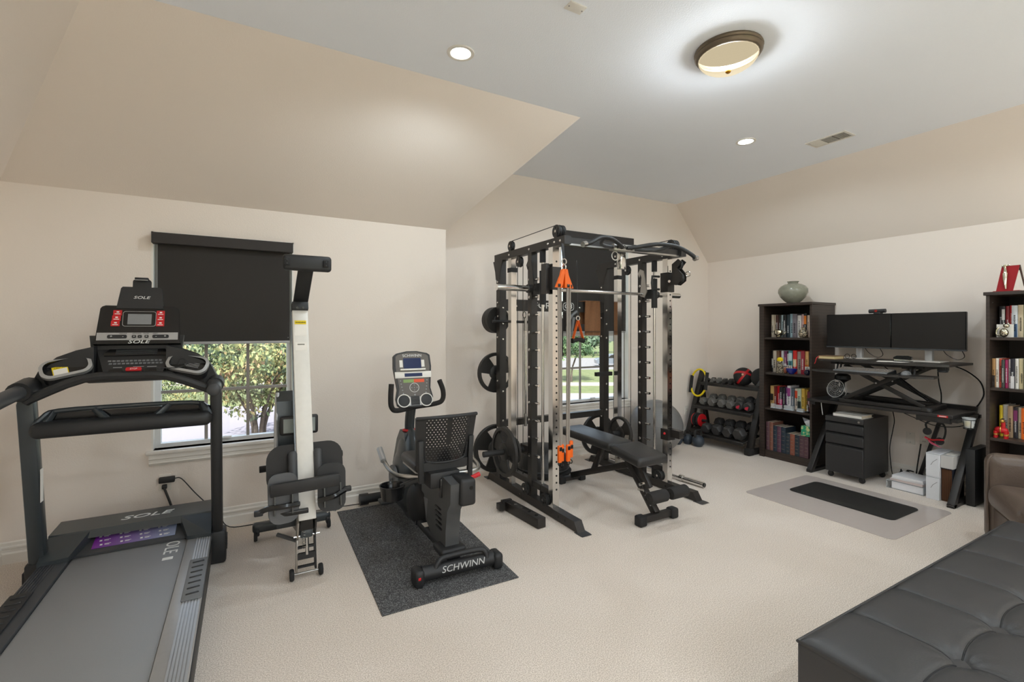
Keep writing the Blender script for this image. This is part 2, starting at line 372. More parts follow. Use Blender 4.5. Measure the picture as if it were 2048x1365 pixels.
# ---------------------------------------------------------------- ceiling lights
def lamp_mat(name, col, s):
    m = mat(name, col, .3, emit=s); return m
BULB = lamp_mat('lit_bulb', (255, 250, 242), 14); BOWL = bpy.data.materials.new('lit_bowl_glass'); BOWL.use_nodes = True; q_ = BOWL.node_tree; q_.nodes.clear()
q1, q2, q3, q4 = (q_.nodes.new('ShaderNode' + k) for k in ('OutputMaterial', 'MixShader', 'BsdfTransparent', 'Emission'))
q4.inputs[0].default_value = lin((255, 236, 196)); q4.inputs[1].default_value = .95; q2.inputs[0].default_value = .62
q_.links.new(q3.outputs[0], q2.inputs[1]); q_.links.new(q4.outputs[0], q2.inputs[2]); q_.links.new(q2.outputs[0], q1.inputs[0])
def can(label, x, y):
    t = thing('recessed_light', label, 'ceiling light', (x, y, CH), 0, 'recessed ceiling lights')
    part(t, 'trim_ring', B().lathe([(.062, .0), (.062, -.006), (.07, -.009), (.083, -.007), (.085, 0)], n=32, cap=False), WHT)
    part(t, 'bulb', B().lathe([(.06, -.001), (.058, -.006), (.03, -.009), (0, -.0095)], n=28), BULB)
    l = bpy.data.lights.new('lamp', 'SPOT'); l.energy = CAN_W; l.spot_size = math.radians(172); l.spot_blend = .25; l.shadow_soft_size = .055; l.color = (.8, .92, 1)
    lo = bpy.data.objects.new('lamp_light', l); COL.objects.link(lo); lo.parent = t; lo.location = (0, 0, -.075)
can('lit recessed ceiling light above the treadmill side of the room', 1.156, 2.69)
can('lit recessed ceiling light beside the ceiling vent', 3.95, 2.69)
can('added unseen recessed ceiling light above the open carpet nearest the viewer', 1.156, .55)  # this and the next three cans are added out of view for fill
can('added unseen recessed ceiling light above the black tufted ottoman', 3.95, .55)
can('added unseen recessed ceiling light at the back of the room, treadmill side', 1.156, -.9)
can('added unseen recessed ceiling light at the back of the room, armchair side', 3.95, -.9)
BRZ = mat('bronze', (116, 104, 88), .35, .6)
t = thing('flush_ceiling_light', 'lit dome ceiling light with bronze rim and ribbed glass bowl', 'ceiling light', (2.56, 1.86, CH))
part(t, 'rim', B().lathe([(.0, 0), (.19, 0), (.195, -.012), (.188, -.02), (.192, -.03), (.183, -.045), (.172, -.05), (.165, -.05)], n=40, cap=False), BRZ)
rb = []
bw = B(); N = 64
for i, (r, z) in enumerate([(.168, -.048), (.166, -.062), (.15, -.085), (.12, -.106), (.08, -.121), (.035, -.128), (.012, -.129)]):
    for j in range(N):
        a = 2 * PI * j / N; q = r * (1 + (.012 if j % 2 else 0)); bw.v.append((q * math.cos(a), q * math.sin(a), z))
for i in range(6):
    for j in range(N): bw.f.append((i * N + j, i * N + (j + 1) % N, (i + 1) * N + (j + 1) % N, (i + 1) * N + j))
part(t, 'glass_bowl', bw, BOWL)
part(t, 'finial', B().lathe([(0, -.146), (.009, -.144), (.016, -.137), (.016, -.131), (.006, -.127)], n=16), mat('brass', (190, 132, 40), .3, .8))
l = bpy.data.lights.new('lamp', 'POINT'); l.energy = DOME_W; l.shadow_soft_size = .06; l.color = (.9, .96, 1)
lo = bpy.data.objects.new('lamp_light', l); COL.objects.link(lo); lo.parent = t; lo.location = (0, 0, -.1)
t = thing('ceiling_vent', 'white ceiling air vent with louvred slots', 'air vent', (4.56, 2.29, CH), 0)
vf = B()
for a in ((-.095, .095, -.165, -.15), (-.095, .095, .15, .165), (-.095, -.075, -.15, .15), (.075, .095, -.15, .15)): vf.bx(a[0], a[1], a[2], a[3], -.008, 0)
part(t, 'frame', vf, WHT); part(t, 'duct', B().bx(-.075, .075, -.15, .15, -.0015, 0), mat('duct_dark', (70, 66, 60), .8))
for k in range(3):
    for i in range(8):
        y = -.15 + k * .1 + .006 + i * .0118
        if k == 1: part(t, 'louvre', B().box((-.065 + i * .0186, 0, -.005), (.002, .096, .008), (0, .6, 0)), WHT)
        else: part(t, 'louvre', B().box((0, y, -.005), (.15, .002, .008), (.6 if k else -.6, 0, 0)), WHT)
t = thing('ceiling_cover_plate', 'small white rectangular cover plate on the ceiling', 'cover plate', (1.52, 2.01, CH), 0)
part(t, 'plate', B().rb((0, 0, -.004), (.105, .065, .008), .003), WHT)
for x in (-.042, .042): part(t, 'screw', B().cyl((x, 0, -.008), (x, 0, -.0095), .0035, n=8), GRY)

# ================================================================= outdoors, one storey below
RZ = -YAW
def uv(u, d, z=0): return (u * math.cos(YAW) + d * math.sin(YAW), -u * math.sin(YAW) + d * math.cos(YAW), z)
GZ = -3.0
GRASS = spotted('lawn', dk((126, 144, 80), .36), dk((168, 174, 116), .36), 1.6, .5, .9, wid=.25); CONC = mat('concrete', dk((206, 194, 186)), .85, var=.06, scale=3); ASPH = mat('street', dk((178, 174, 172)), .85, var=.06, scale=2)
def ground(name, u0, u1, d0, d1, z, m):
    b = B(); b.add([uv(u0, d0, z), uv(u1, d0, z), uv(u1, d1, z), uv(u0, d1, z)] + [uv(u0, d0, z - .3), uv(u1, d0, z - .3), uv(u1, d1, z - .3), uv(u0, d1, z - .3)],
                   [(0, 1, 2, 3), (7, 6, 5, 4), (0, 4, 5, 1), (1, 5, 6, 2), (2, 6, 7, 3), (3, 7, 4, 0)])
    return struct(name, b, m)
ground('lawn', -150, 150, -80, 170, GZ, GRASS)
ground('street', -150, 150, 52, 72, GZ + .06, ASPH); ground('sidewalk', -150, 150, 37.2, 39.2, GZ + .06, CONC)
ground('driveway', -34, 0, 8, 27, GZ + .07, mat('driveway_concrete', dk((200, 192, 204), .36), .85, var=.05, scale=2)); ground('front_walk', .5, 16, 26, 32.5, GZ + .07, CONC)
def leafy(name, label, base, h, crown, n, leaf, cols, trunk=True, seed=1, stems=5, cat='tree'):
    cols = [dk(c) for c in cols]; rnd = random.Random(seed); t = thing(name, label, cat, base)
    lm = mat(name + '_%d_leaves' % seed, cols[0], .7); nn = lm.node_tree
    r = nn.nodes.new('ShaderNodeValToRGB'); tc = nn.nodes['Texture Coordinate']; nz = nn.nodes.new('ShaderNodeTexNoise'); nz.inputs['Scale'].default_value = 1.3; nz.inputs['Detail'].default_value = 6
    nn.links.new(tc.outputs['Object'], nz.inputs['Vector']); nn.links.new(nz.outputs['Fac'], r.inputs[0])
    r.color_ramp.elements[0].position = .36; r.color_ramp.elements[1].position = .64
    r.color_ramp.elements[0].color = lin(cols[0]); r.color_ramp.elements[1].color = lin(cols[-1])
    for k, c in enumerate(cols[1:-1]):
        e = r.color_ramp.elements.new(.36 + .28 * (k + 1) / (len(cols) - 1)); e.color = lin(c)
    nn.links.new(r.outputs[0], nn.nodes['Principled BSDF'].inputs['Base Color'])
    b = B()
    cl = [(rnd.gauss(0, .42), rnd.gauss(0, .42), rnd.uniform(-.8, .85), rnd.uniform(.25, .5)) for _ in range(26)]
    for i in range(n):
        c = rnd.choice(cl); d = V((rnd.gauss(0, 1), rnd.gauss(0, 1), rnd.gauss(0, 1))).normalized() * c[3] * rnd.random() ** .4
        p = V(((c[0] + d.x) * crown[0], (c[1] + d.y) * crown[1], crown[3] + (c[2] * .8 + d.z) * crown[2]))
        R = Euler((rnd.uniform(0, 6), rnd.uniform(0, 6), rnd.uniform(0, 6))).to_matrix(); a = leaf * rnd.uniform(.6, 1.3)
        b.add([(-a, 0, 0), (0, -a * .5, a * .1), (a, 0, 0), (0, a * .5, a * .1)], [(0, 1, 2, 3)], R, p)
    part(t, 'foliage', b, lm, kind='stuff')
    if trunk:
        for i in range(stems):
            a = 2 * PI * i / stems; x, y = math.cos(a), math.sin(a)
            part(t, 'trunk', B().tube([(x * .15, y * .15, 0), (x * .3, y * .3, crown[3] * .4), (x * crown[0] * .45, y * crown[1] * .45, crown[3] * .95)], [.09, .07, .03], 7, sub=3), mat('bark', dk((112, 98, 86)), .9))
    return t
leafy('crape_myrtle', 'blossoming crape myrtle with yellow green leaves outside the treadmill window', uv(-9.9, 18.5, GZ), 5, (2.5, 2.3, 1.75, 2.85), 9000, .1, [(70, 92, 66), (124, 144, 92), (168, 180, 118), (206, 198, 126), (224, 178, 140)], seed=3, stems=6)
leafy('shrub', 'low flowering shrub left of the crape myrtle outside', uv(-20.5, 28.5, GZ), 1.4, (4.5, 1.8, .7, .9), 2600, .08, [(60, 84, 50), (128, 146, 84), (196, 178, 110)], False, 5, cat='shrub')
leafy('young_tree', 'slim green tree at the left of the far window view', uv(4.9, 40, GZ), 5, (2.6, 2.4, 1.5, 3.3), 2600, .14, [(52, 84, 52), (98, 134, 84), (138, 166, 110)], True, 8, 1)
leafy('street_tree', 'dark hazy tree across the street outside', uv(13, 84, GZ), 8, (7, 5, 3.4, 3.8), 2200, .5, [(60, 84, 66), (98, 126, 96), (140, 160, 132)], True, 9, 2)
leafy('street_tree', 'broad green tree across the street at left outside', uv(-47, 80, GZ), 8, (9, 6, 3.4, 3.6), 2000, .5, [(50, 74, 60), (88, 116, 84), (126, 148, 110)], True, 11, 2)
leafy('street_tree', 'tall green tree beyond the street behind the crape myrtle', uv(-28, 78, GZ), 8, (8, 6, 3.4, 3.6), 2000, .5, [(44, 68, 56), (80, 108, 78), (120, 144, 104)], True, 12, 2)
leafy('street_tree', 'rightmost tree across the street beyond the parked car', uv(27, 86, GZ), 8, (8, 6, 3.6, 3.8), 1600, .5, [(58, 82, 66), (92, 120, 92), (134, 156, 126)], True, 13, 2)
def car(label, u, d, col, rz):
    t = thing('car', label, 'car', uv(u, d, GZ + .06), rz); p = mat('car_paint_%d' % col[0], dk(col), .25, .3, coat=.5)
    prof = [(-2.2, .35), (-2.25, .75), (-2.0, .95), (-1.2, 1.02), (-.6, 1.45), (.9, 1.48), (1.6, 1.02), (2.15, .92), (2.3, .6), (2.25, .35)]
    part(t, 'body', B().pris(prof, 'y', -.85, .85), p)
    part(t, 'side_window', B().pris([(-.95, 1.03), (-.5, 1.38), (.85, 1.41), (1.35, 1.03)], 'y', -.87, -.86).pris([(-.95, 1.03), (-.5, 1.38), (.85, 1.41), (1.35, 1.03)], 'y', .86, .87), BLKG)
    for x in (-1.4, 1.4):
        for y in (-.8, .8):
            wv = part(t, 'wheel', B().lathe([(.12, -.12), (.3, -.11), (.34, -.08), (.34, .08), (.3, .11), (.12, .12)], (x, y, .33), (0, 1, 0)), RUB)
            part(wv, 'rim', B().lathe([(0, -.125), (.2, -.122), (.2, .122), (0, .125)], (x, y, .33), (0, 1, 0), 12), SLV)
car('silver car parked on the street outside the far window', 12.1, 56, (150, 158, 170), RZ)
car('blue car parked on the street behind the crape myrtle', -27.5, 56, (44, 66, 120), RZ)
# ================================================================= treadmill
class F:
    """local frame on a tilted panel that faces the -y side: u right, v up the panel, w out of it"""
    def __init__(s, o, th, yaw=0):
        s.R = Euler((0, 0, yaw)).to_matrix() @ M(((1, 0, 0), (0, math.sin(th), -math.cos(th)), (0, math.cos(th), math.sin(th)))); s.o = V(o)
    def p(s, u, v, w=0): return tuple(s.R @ V((u, v, w)) + s.o)
    def box(s, b, u0, u1, v0, v1, w0, w1, r=0):
        c = s.p((u0 + u1) / 2, (v0 + v1) / 2, (w0 + w1) / 2); d = (u1 - u0, v1 - v0, w1 - w0)
        return b.rb(c, d, r, 2, s.R) if r else b.box(c, d, s.R)
    def poly(s, b, pts, w0, w1): return b.pris(pts, 'z', w0, w1, s.R, s.o)
RGH = mat('treadmill_belt', (138, 139, 140), .4, var=.1, scale=400, bump=.2, bscale=900)  # base grey lightened to carry the window glare on the belt
BLU = mat('charcoal_metal', (66, 71, 74), .28, .3)
t = wthing('treadmill', 'black treadmill with tall console facing the left window', 'treadmill', (-.58, 2.9, 0))
part(t, 'deck_base', B().bx(-.95, -.21, 1.72, 3.9, .05, .155), BLKP)
bl = part(t, 'running_belt', B().rbx(-.86, -.31, 1.74, 3.62, .15, .188, .012), RGH)
text(bl, 'belt_lettering', 'SOLE', .1, (0, 0, -PI / 2), (-.385, 3.5, .1885), TXT, .0004, 1.0, 0, 'CENTER', 1.05)
part(bl, 'belt_mark', B().bx(-.41, -.36, 3.3, 3.335, .188, .1886), TXT)
for sd, x0, x1 in ((-1, -.985, -.86), (1, -.31, -.185)):
    r = part(t, 'side_rail', B().rbx(x0, x1, 1.72, 3.62, .1, .2, .006), SLV if sd > 0 else DGR)
    xi0, xi1 = (x0, x0 + .078) if sd < 0 else (x1 - .078, x1)
    for i in range(6): part(r, 'rail_ridge', B().bx(xi0 + .004 + i * .0125, xi0 + .0125 + i * .0125, 1.74, 3.6, .2, .2035), SLV if sd > 0 else DGR)
    fp = part(t, 'foot_pad', B().rbx(xi0 - .004, xi1 + .004, 2.72, 3.18, .2, .212, .01), GRY if sd > 0 else BLKP)
    for i in range(7): part(fp, 'grip_bar', B().rb(((xi0 + xi1) / 2, 2.77 + i * .06, .213), (.055, .012, .006), .003, 1, (0, 0, .12)), BLKP)
    part(t, 'side_skirt', B().rbx(x0 - .004 if sd < 0 else x1 - .016, x0 + .016 if sd < 0 else x1 + .004, 1.72, 3.6, .06, .17, .004), BLKP)
hd = part(t, 'motor_hood', B().pris([(3.66, .262), (3.68, .305), (3.9, .31), (3.95, .26), (3.95, .06), (3.75, .06), (3.75, .25)], 'x', -.985, -.185), BLU)
text(hd, 'hood_lettering', 'SOLE', .085, (math.radians(1), 0, 0), (-.55, 3.785, .3085), TXT, .0008, 1.35, .25)
for x0, x1, xa in ((-.985, -.86, -.80), (-.31, -.185, -.36)):
    b = B(); inn = x1 if xa > x1 else x0; out = x0 if xa > x1 else x1
    b.add([(out, 3.5, .2), (inn, 3.52, .2), (xa, 3.68, .2), (out, 3.7, .2), (out, 3.5, .222), (inn, 3.52, .222), (xa, 3.68, .3), (out, 3.7, .306)],
          [(0, 1, 2, 3), (4, 5, 6, 7), (0, 1, 5, 4), (1, 2, 6, 5), (2, 3, 7, 6), (3, 0, 4, 7)])
    part(t, 'hood_lobe', b, BLU)
part(t, 'hood_apron', B().pris([(3.57, .19), (3.57, .203), (3.76, .262), (3.76, .19)], 'x', -.86, -.31), DGR)
PUR = mat('screen_print_panel', (120, 60, 160), .25); nn = PUR.node_tree; tc = nn.nodes['Texture Coordinate']; sx = nn.nodes.new('ShaderNodeSeparateXYZ'); rp = nn.nodes.new('ShaderNodeValToRGB')
nn.links.new(tc.outputs['Object'], sx.inputs[0]); mr = nn.nodes.new('ShaderNodeMapRange'); mr.inputs[1].default_value = -.2; mr.inputs[2].default_value = .17
nn.links.new(sx.outputs[0], mr.inputs[0]); nn.links.new(mr.outputs[0], rp.inputs[0]); rp.color_ramp.elements[0].color = lin((122, 44, 150)); rp.color_ramp.elements[1].color = lin((140, 150, 178))
rp.color_ramp.elements.new(.55).color = lin((126, 108, 158)); nn.links.new(rp.outputs[0], nn.nodes['Principled BSDF'].inputs['Base Color'])
sl_ = math.atan2(.059, .19); R_ = Euler((sl_, 0, 0)).to_matrix()
dp = part(t, 'feature_decal', B().box((-.58, 3.665, .2345), (.4, .13, .003), R_), PUR)
ic = B()
for i in range(4):
    for j in range(3):
        x = -.74 + i * .095 + j * -.008; y = 3.625 + j * .036; z = .2365 + (y - 3.665) * .31
        ic.box((x, y, z), (.012, .012, .001), R_).box((x + .03, y + .004, z + .001), (.03, .003, .001), R_).box((x + .027, y - .004, z - .001), (.022, .003, .001), R_)
part(dp, 'decal_print', ic, TXT, kind='stuff')
for x in (-.155, -1.0):
    u = part(t, 'upright', B().bar((x, 3.605, .1), (x, 3.42, 1.13), .062 if x > -.5 else .075, .075, .022, (0, 1, .1)), BLKP if x > -.5 else BLU)
    part(t, 'upright_boot', B().rbx(x - .05, x + .05, 3.54, 3.66, 0, .21, .018), BLKP)
    if x < -.5: part(u, 'rating_label', B().quad((-.962, 3.49, .56), (-.962, 3.52, .56), (-.962, 3.5, .74), (-.962, 3.47, .74)).bx(-.9625, -.961, 3.475, 3.515, .56, .74), PAPER)
for x0, x1 in ((-.2, -.1), (-1.06, -.95)): part(t, 'base_link', B().bx(x0, x1, 3.56, 3.64, .08, .16), BLKP)
# lower accessory tray
tr = part(t, 'accessory_tray', B().rb((-.575, 3.40, .965), (.80, .13, .085), .035, 4), BLKP)
part(tr, 'tray_back', B().pris([(-.965, .96), (-.185, .96), (-.185, 1.03), (-.22, 1.045), (-.9, 1.045), (-.965, 1.0)], 'y', 3.44, 3.455), BLKG)
part(tr, 'tray_rim', B().tube([(-.97, 3.40, .98), (-.935, 3.42, 1.03), (-.88, 3.44, 1.055), (-.6, 3.44, 1.06), (-.28, 3.44, 1.055), (-.21, 3.42, 1.03), (-.185, 3.40, .98)], .014, 8, sub=3), BLU)
for x, s in ((-.93, -1), (-.70, 1), (-.42, -1), (-.205, 1)):
    part(tr, 'tray_rib', B().bar((x + s * .04 * (1 if abs(x + .56) < .2 else -0), 3.40, .985), (x - s * .03, 3.44, 1.055), .03, .03, .006), BLU)
# arms and cup trays
lip = [(-.99, 3.36, 1.12), (-.95, 3.36, 1.145), (-.76, 3.37, 1.23), (-.57, 3.38, 1.235), (-.39, 3.37, 1.225), (-.19, 3.36, 1.14), (-.155, 3.36, 1.115)]
part(t, 'front_lip', B().tube(lip, .024, 8, sub=3), BLKP)
part(t, 'console_underside', B().rb((-.565, 3.46, 1.225), (.40, .16, .05), .02), BLKP)
for sd in (-1, 1):
    cx = -.575; X = lambda d: cx + sd * d
    wing = [(.165, 1.40), (.24, 1.38), (.32, 1.345), (.39, 1.28), (.425, 1.2), (.425, 1.14), (.38, 1.14), (.3, 1.18), (.19, 1.22), (.165, 1.23)]
    part(t, 'console_arm', B().pris([(X(d), z) for d, z in wing], 'y', 3.47, 3.56), BLKP)
    f = F((X(.275), 3.44, 1.295), math.radians(40))
    ty = -sd * .3; f.R = f.R @ Euler((0, 0, ty)).to_matrix()
    rim = rrect(-.108, .108, -.062, .062, .048)
    inn = rrect(-.092, .092, -.048, .048, .038)
    b = B(); n = len(rim)
    for i in range(n):
        j = (i + 1) % n
        b.quad(f.p(*rim[i], .0), f.p(*rim[j], .0), f.p(*inn[j], .004), f.p(*inn[i], .004))
        b.quad(f.p(*rim[i], -.02), f.p(*rim[j], -.02), f.p(*rim[j], .0), f.p(*rim[i], .0))
    ct = part(t, 'cup_tray', f.poly(B(), [(u * .97, v * .97) for u, v in rim], -.075, -.03), BLKP)
    part(ct, 'tray_rim', b, SLV)
    b = B()
    for i in range(n):
        j = (i + 1) % n
        b.quad(f.p(*inn[i], .004), f.p(*inn[j], .004), f.p(*inn[j], -.028), f.p(*inn[i], -.028))
    f.poly(b, inn, -.031, -.028); part(ct, 'tray_well', b, BLKG)
    if sd < 0:
        part(ct, 'caution_label', f.box(B(), -.06, .005, -.028, .03, -.028, -.026), YEL); part(ct, 'caution_text_panel', f.box(B(), -.056, .001, -.026, .012, -.026, -.0255), PAPER)
        text(ct, 'caution_lettering', 'CAUTION', .012, f.R, f.p(-.024, .02, -.0258), BLKG, .0003)
    else:
        b = B()
        for i in range(4): f.box(b, -.02, .055, .022 - i * .009, .025 - i * .009, -.028, -.0272)
        part(ct, 'tray_notice', b, GTX)
        part(ct, 'safety_key_cord', B().tube([f.p(-.045, -.02, -.01), f.p(-.04, .01, .012), f.p(-.015, .008, .012), f.p(-.005, -.02, 0), f.p(-.05, -.06, .012), f.p(-.12, -.09, .03)], .003, 6, sub=4), BLKP)
part(t, 'hand_grip', B().tube([(-.155, 3.46, 1.165), (-.155, 3.36, 1.165), (-.155, 3.2, 1.15)], [.03, .036, .036], 14).sph((-.155, 3.2, 1.15), (.036, .02, .036)), DGR)
part(t, 'grip_collar', B().cyl((-.155, 3.46, 1.17), (-.155, 3.34, 1.163), .046, .044), BLKP)
part(t, 'hand_grip', B().tube([(-1.0, 3.44, 1.185), (-1.01, 3.3, 1.17), (-1.04, 2.9, 1.12)], .036, 14), DGR)
part(t, 'grip_collar', B().cyl((-1.0, 3.46, 1.19), (-1.006, 3.33, 1.175), .052, .05), BLKP)
# console head
f = F((-.548, 3.555, 1.525), math.radians(20)); hd = []
pl = [(-.2, -.105), (-.205, -.12), (.205, -.12), (.2, -.105), (.188, .1), (.18, .113), (.165, .12), (-.165, .12), (-.18, .113), (-.188, .1)]
cn = part(t, 'console', f.poly(B(), pl, -.045, 0), BLKG)
part(cn, 'console_back', f.poly(B(), [(u * .9, v * .9) for u, v in pl], -.08, -.045), BLKP)
part(cn, 'display_bezel', f.poly(B(), rrect(-.082, .078, -.012, .084, .014), 0, .002), SLV)
part(cn, 'display_glass', f.poly(B(), rrect(-.0795, .0755, -.0095, .0815, .012), .002, .003), BLKG)
part(cn, 'display', f.box(B(), -.058, .056, 0, .066, .003, .004), mat('lcd_grey', (128, 130, 132), .2))
for sd in (-1, 1):
    for i in range(3):
        u = (-.106 - i * .0035) if sd < 0 else .1; bt = part(cn, 'program_button', f.box(B(), u - .021, u + .019, .057 - i * .034, .0895 - i * .034, 0, .003), RED)
        part(bt, 'button_print', f.box(f.box(B(), u - .006, u + .006, .074 - i * .034, .082 - i * .034, .003, .0034), u - .014, u + .012, .064 - i * .034, .068 - i * .034, .003, .0034), TXT)
st = part(cn, 'silver_strip', f.box(B(), -.193, .19, -.098, -.052, 0, .003), SLV)
for u0, u1 in ((-.145, -.055), (.065, .145)):
    p_ = part(st, 'button_pod', f.poly(B(), rrect(u0, u1, -.088, -.066, .008), .003, .006), BLKP)
    for u, s in ((u0 + .018, '+' if u0 < 0 else '-'), (u1 - .018, '-' if u0 < 0 else '+')): text(p_, 'button_sign', s, .022, f.R, f.p(u, -.076, .0064), TXT, .0004)
for u, s in ((-.018, '+'), (.022, '-'), (.05, '+')): pass
for u, s in ((-.022, '+'), (.005, '-'), (.037, '>')):
    p_ = part(st, 'button_pod', f.poly(B(), rrect(u - .01, u + .01, -.086, -.068, .005), .003, .006), BLKP)
    text(p_, 'button_sign', s, .016, f.R, f.p(u, -.077, .0064), TXT, .0004)
text(st, 'strip_lettering', 'INCLINE          ADVANCE    ENTER       SPEED', .009, f.R, f.p(0, -.058, .0034), BLKP, .0003)
text(cn, 'maker_lettering', 'SOLE', .03, f.R, f.p(0, -.109, .001), TXT, .001, 1.5, .25)
part(t, 'console_neck', B().pris([(-.775, 1.46), (-.33, 1.46), (-.36, 1.2), (-.755, 1.2)], 'y', 3.545, 3.6), BLKP)
f2 = F((-.553, 3.49, 1.318), math.radians(42))
tz = [(-.19, .125), (.18, .125), (.18, .085), (.13, -.1), (.12, -.11), (-.125, -.11), (-.135, -.1), (-.19, .085)]
ky = part(t, 'control_panel', f2.poly(B(), tz, -.05, 0), BLKP)
vn = part(ky, 'fan_vent', f2.poly(B(), [(-.15, .03), (.145, .03), (.15, .045), (.13, .078), (-.13, .078), (-.155, .045)], 0, .006), BLKG)
for i in range(5): part(vn, 'vent_slat', f2.box(B(), -.1, .095, .036 + i * .008, .039 + i * .008, .006, .009), DGR)
b = B()
for j in range(2):
    for i in range(13): f2.box(b, -.128 + i * .0195 + j * .006, -.114 + i * .0195 + j * .006, -.012 - j * .02, -.001 - j * .02, 0, .002)
part(ky, 'number_keys', b, GRY)
part(ky, 'key_print', f2.box(f2.box(f2.box(B(), -.1, -.06, -.055, -.051, 0, .001), -.01, .04, -.052, -.049, 0, .001), .055, .1, -.055, -.051, 0, .001), GTX)
sb = part(ky, 'stop_button', f2.poly(B(), rrect(-.04, .032, -.088, -.063, .008), 0, .012), RED); text(sb, 'stop_lettering', 'STOP', .014, f2.R, f2.p(-.004, -.075, .0125), TXT, .0004)
for u in (-.085, .072): part(ky, 'speed_button', f2.poly(B(), rrect(u - .03, u + .03, -.092, -.07, .008), 0, .006), BLKG)
f3 = F((-.548, 3.605, 1.70), math.radians(14))
tb = part(t, 'tablet_holder', f3.poly(B(), [(-.115, -.08), (.11, -.08), (.1, .045), (.092, .055), (-.09, .055), (-.098, .045)], -.03, 0), BLKP)
text(tb, 'maker_lettering', 'SOLE', .024, f3.R, f3.p(.002, -.012, .001), TXT, .001, 1.45, .25)
part(tb, 'holder_clip', f3.poly(B(), rrect(-.045, .045, .03, .105, .012), -.028, -.008), BLKP); part(tb, 'clip_hook', f3.box(B(), -.034, .034, .1, .112, -.03, .018, .004), BLKP); part(tb, 'clip_edge', f3.box(B(), -.032, .032, .094, .099, .006, .016, .002), SLV)

# treadmill plug and adaptor at the outlet
t = wthing('power_plug', 'black power plug with thick cord in the lower socket under the window', 'plug', (-.505, 4.2, .37))
part(t, 'plug_body', B().rb((-.505, 4.195, .362), (.03, .03, .03), .005), BLKP); part(t, 'cord', B().tube([(-.505, 4.18, .355), (-.49, 4.165, .32), (-.455, 4.14, .22), (-.43, 4.1, .13), (-.43, 4.0, .1)], .008, 8, sub=5), BLKP)
t = wthing('power_adaptor', 'black adaptor block with thin cable in the upper socket under the window', 'adaptor', (-.49, 4.19, .41))
part(t, 'adaptor_body', B().rb((-.49, 4.19, .412), (.095, .04, .04), .006), BLKP)
part(t, 'cord', B().tube([(-.44, 4.18, .418), (-.4, 4.17, .41), (-.32, 4.16, .3), (-.24, 4.15, .2), (-.17, 4.17, .1), (-.1, 4.14, .01), (.1, 4.12, .006), (.3, 4.15, .006), (.6, 4.17, .006), (.86, 4.15, .006)], .0035, 6, sub=5), BLKP)

# ================================================================= folded rowing machine
t = wthing('rowing_machine', 'folded rowing machine with upright white rail beside the treadmill', 'rower', (.32, 3.4, 0))
rl = part(t, 'rail', B().bar((.32, 3.03, .37), (.32, 3.47, 1.63), .095, .05, .004, (0, -1, .35)), WHT)
part(rl, 'rail_track', B().bar((.272, 3.07, .42), (.272, 3.5, 1.62), .014, .042, 0, (0, -1, .35)), mat('aluminium_track', (150, 158, 166), .3, .7))
q = lambda z, w=0: (3.03 + (z - .37) * .44 / 1.26 - .0268 - w)
for z0, z1, m_ in ((1.53, 1.555, YEL), (1.455, 1.527, PAPER), (1.36, 1.41, PAPER)):
    part(rl, 'sticker', B().quad((.284, q(z0, .001), z0), (.354, q(z0, .001), z0), (.354, q(z1, .001), z1), (.284, q(z1, .001), z1)), m_)
text(rl, 'warning_lettering', 'WARNING', .013, (PI / 2 - .33, 0, 0), (.32, q(1.542, .003), 1.542), BLKG, .0003)
b = B()
for i in range(14): b.box((.299 + i * .003, q(1.398, .002), 1.398), (.0015, .001, .008))
part(rl, 'bar_code', b, BLKG)
part(rl, 'bolt', B().cyl((.32, q(.58), .58), (.32, q(.58, .006), .58), .006, n=8), BLKP)
lg = part(t, 'rear_leg', B().bar((.325, 3.5, 1.66), (.345, 3.27, 1.93), .09, .045, .01, (0, -1, 0)), BLKP)
part(t, 'leg_bracket', B().rb((.32, 3.458, 1.645), (.1, .07, .055), .006, 2, (-.34, 0, 0)), BLKP)
for x in (.3, .335): part(lg, 'bolt', B().cyl((x, 3.42, 1.64), (x, 3.412, 1.64), .008, n=8), BLKG)
ft = part(t, 'foot_bar', B().rb((.345, 3.25, 1.915), (.285, .05, .10), .02, 3), BLKP)
for x in (.225, .452):
    pd = part(ft, 'rubber_pad', B().rb((x, 3.222, 1.915), (.034, .014, .045), .004), RUB)
    for z in (1.904, 1.926): part(pd, 'pad_hole', B().cyl((x, 3.2145, z), (x, 3.2125, z), .004, n=8), BLKG)
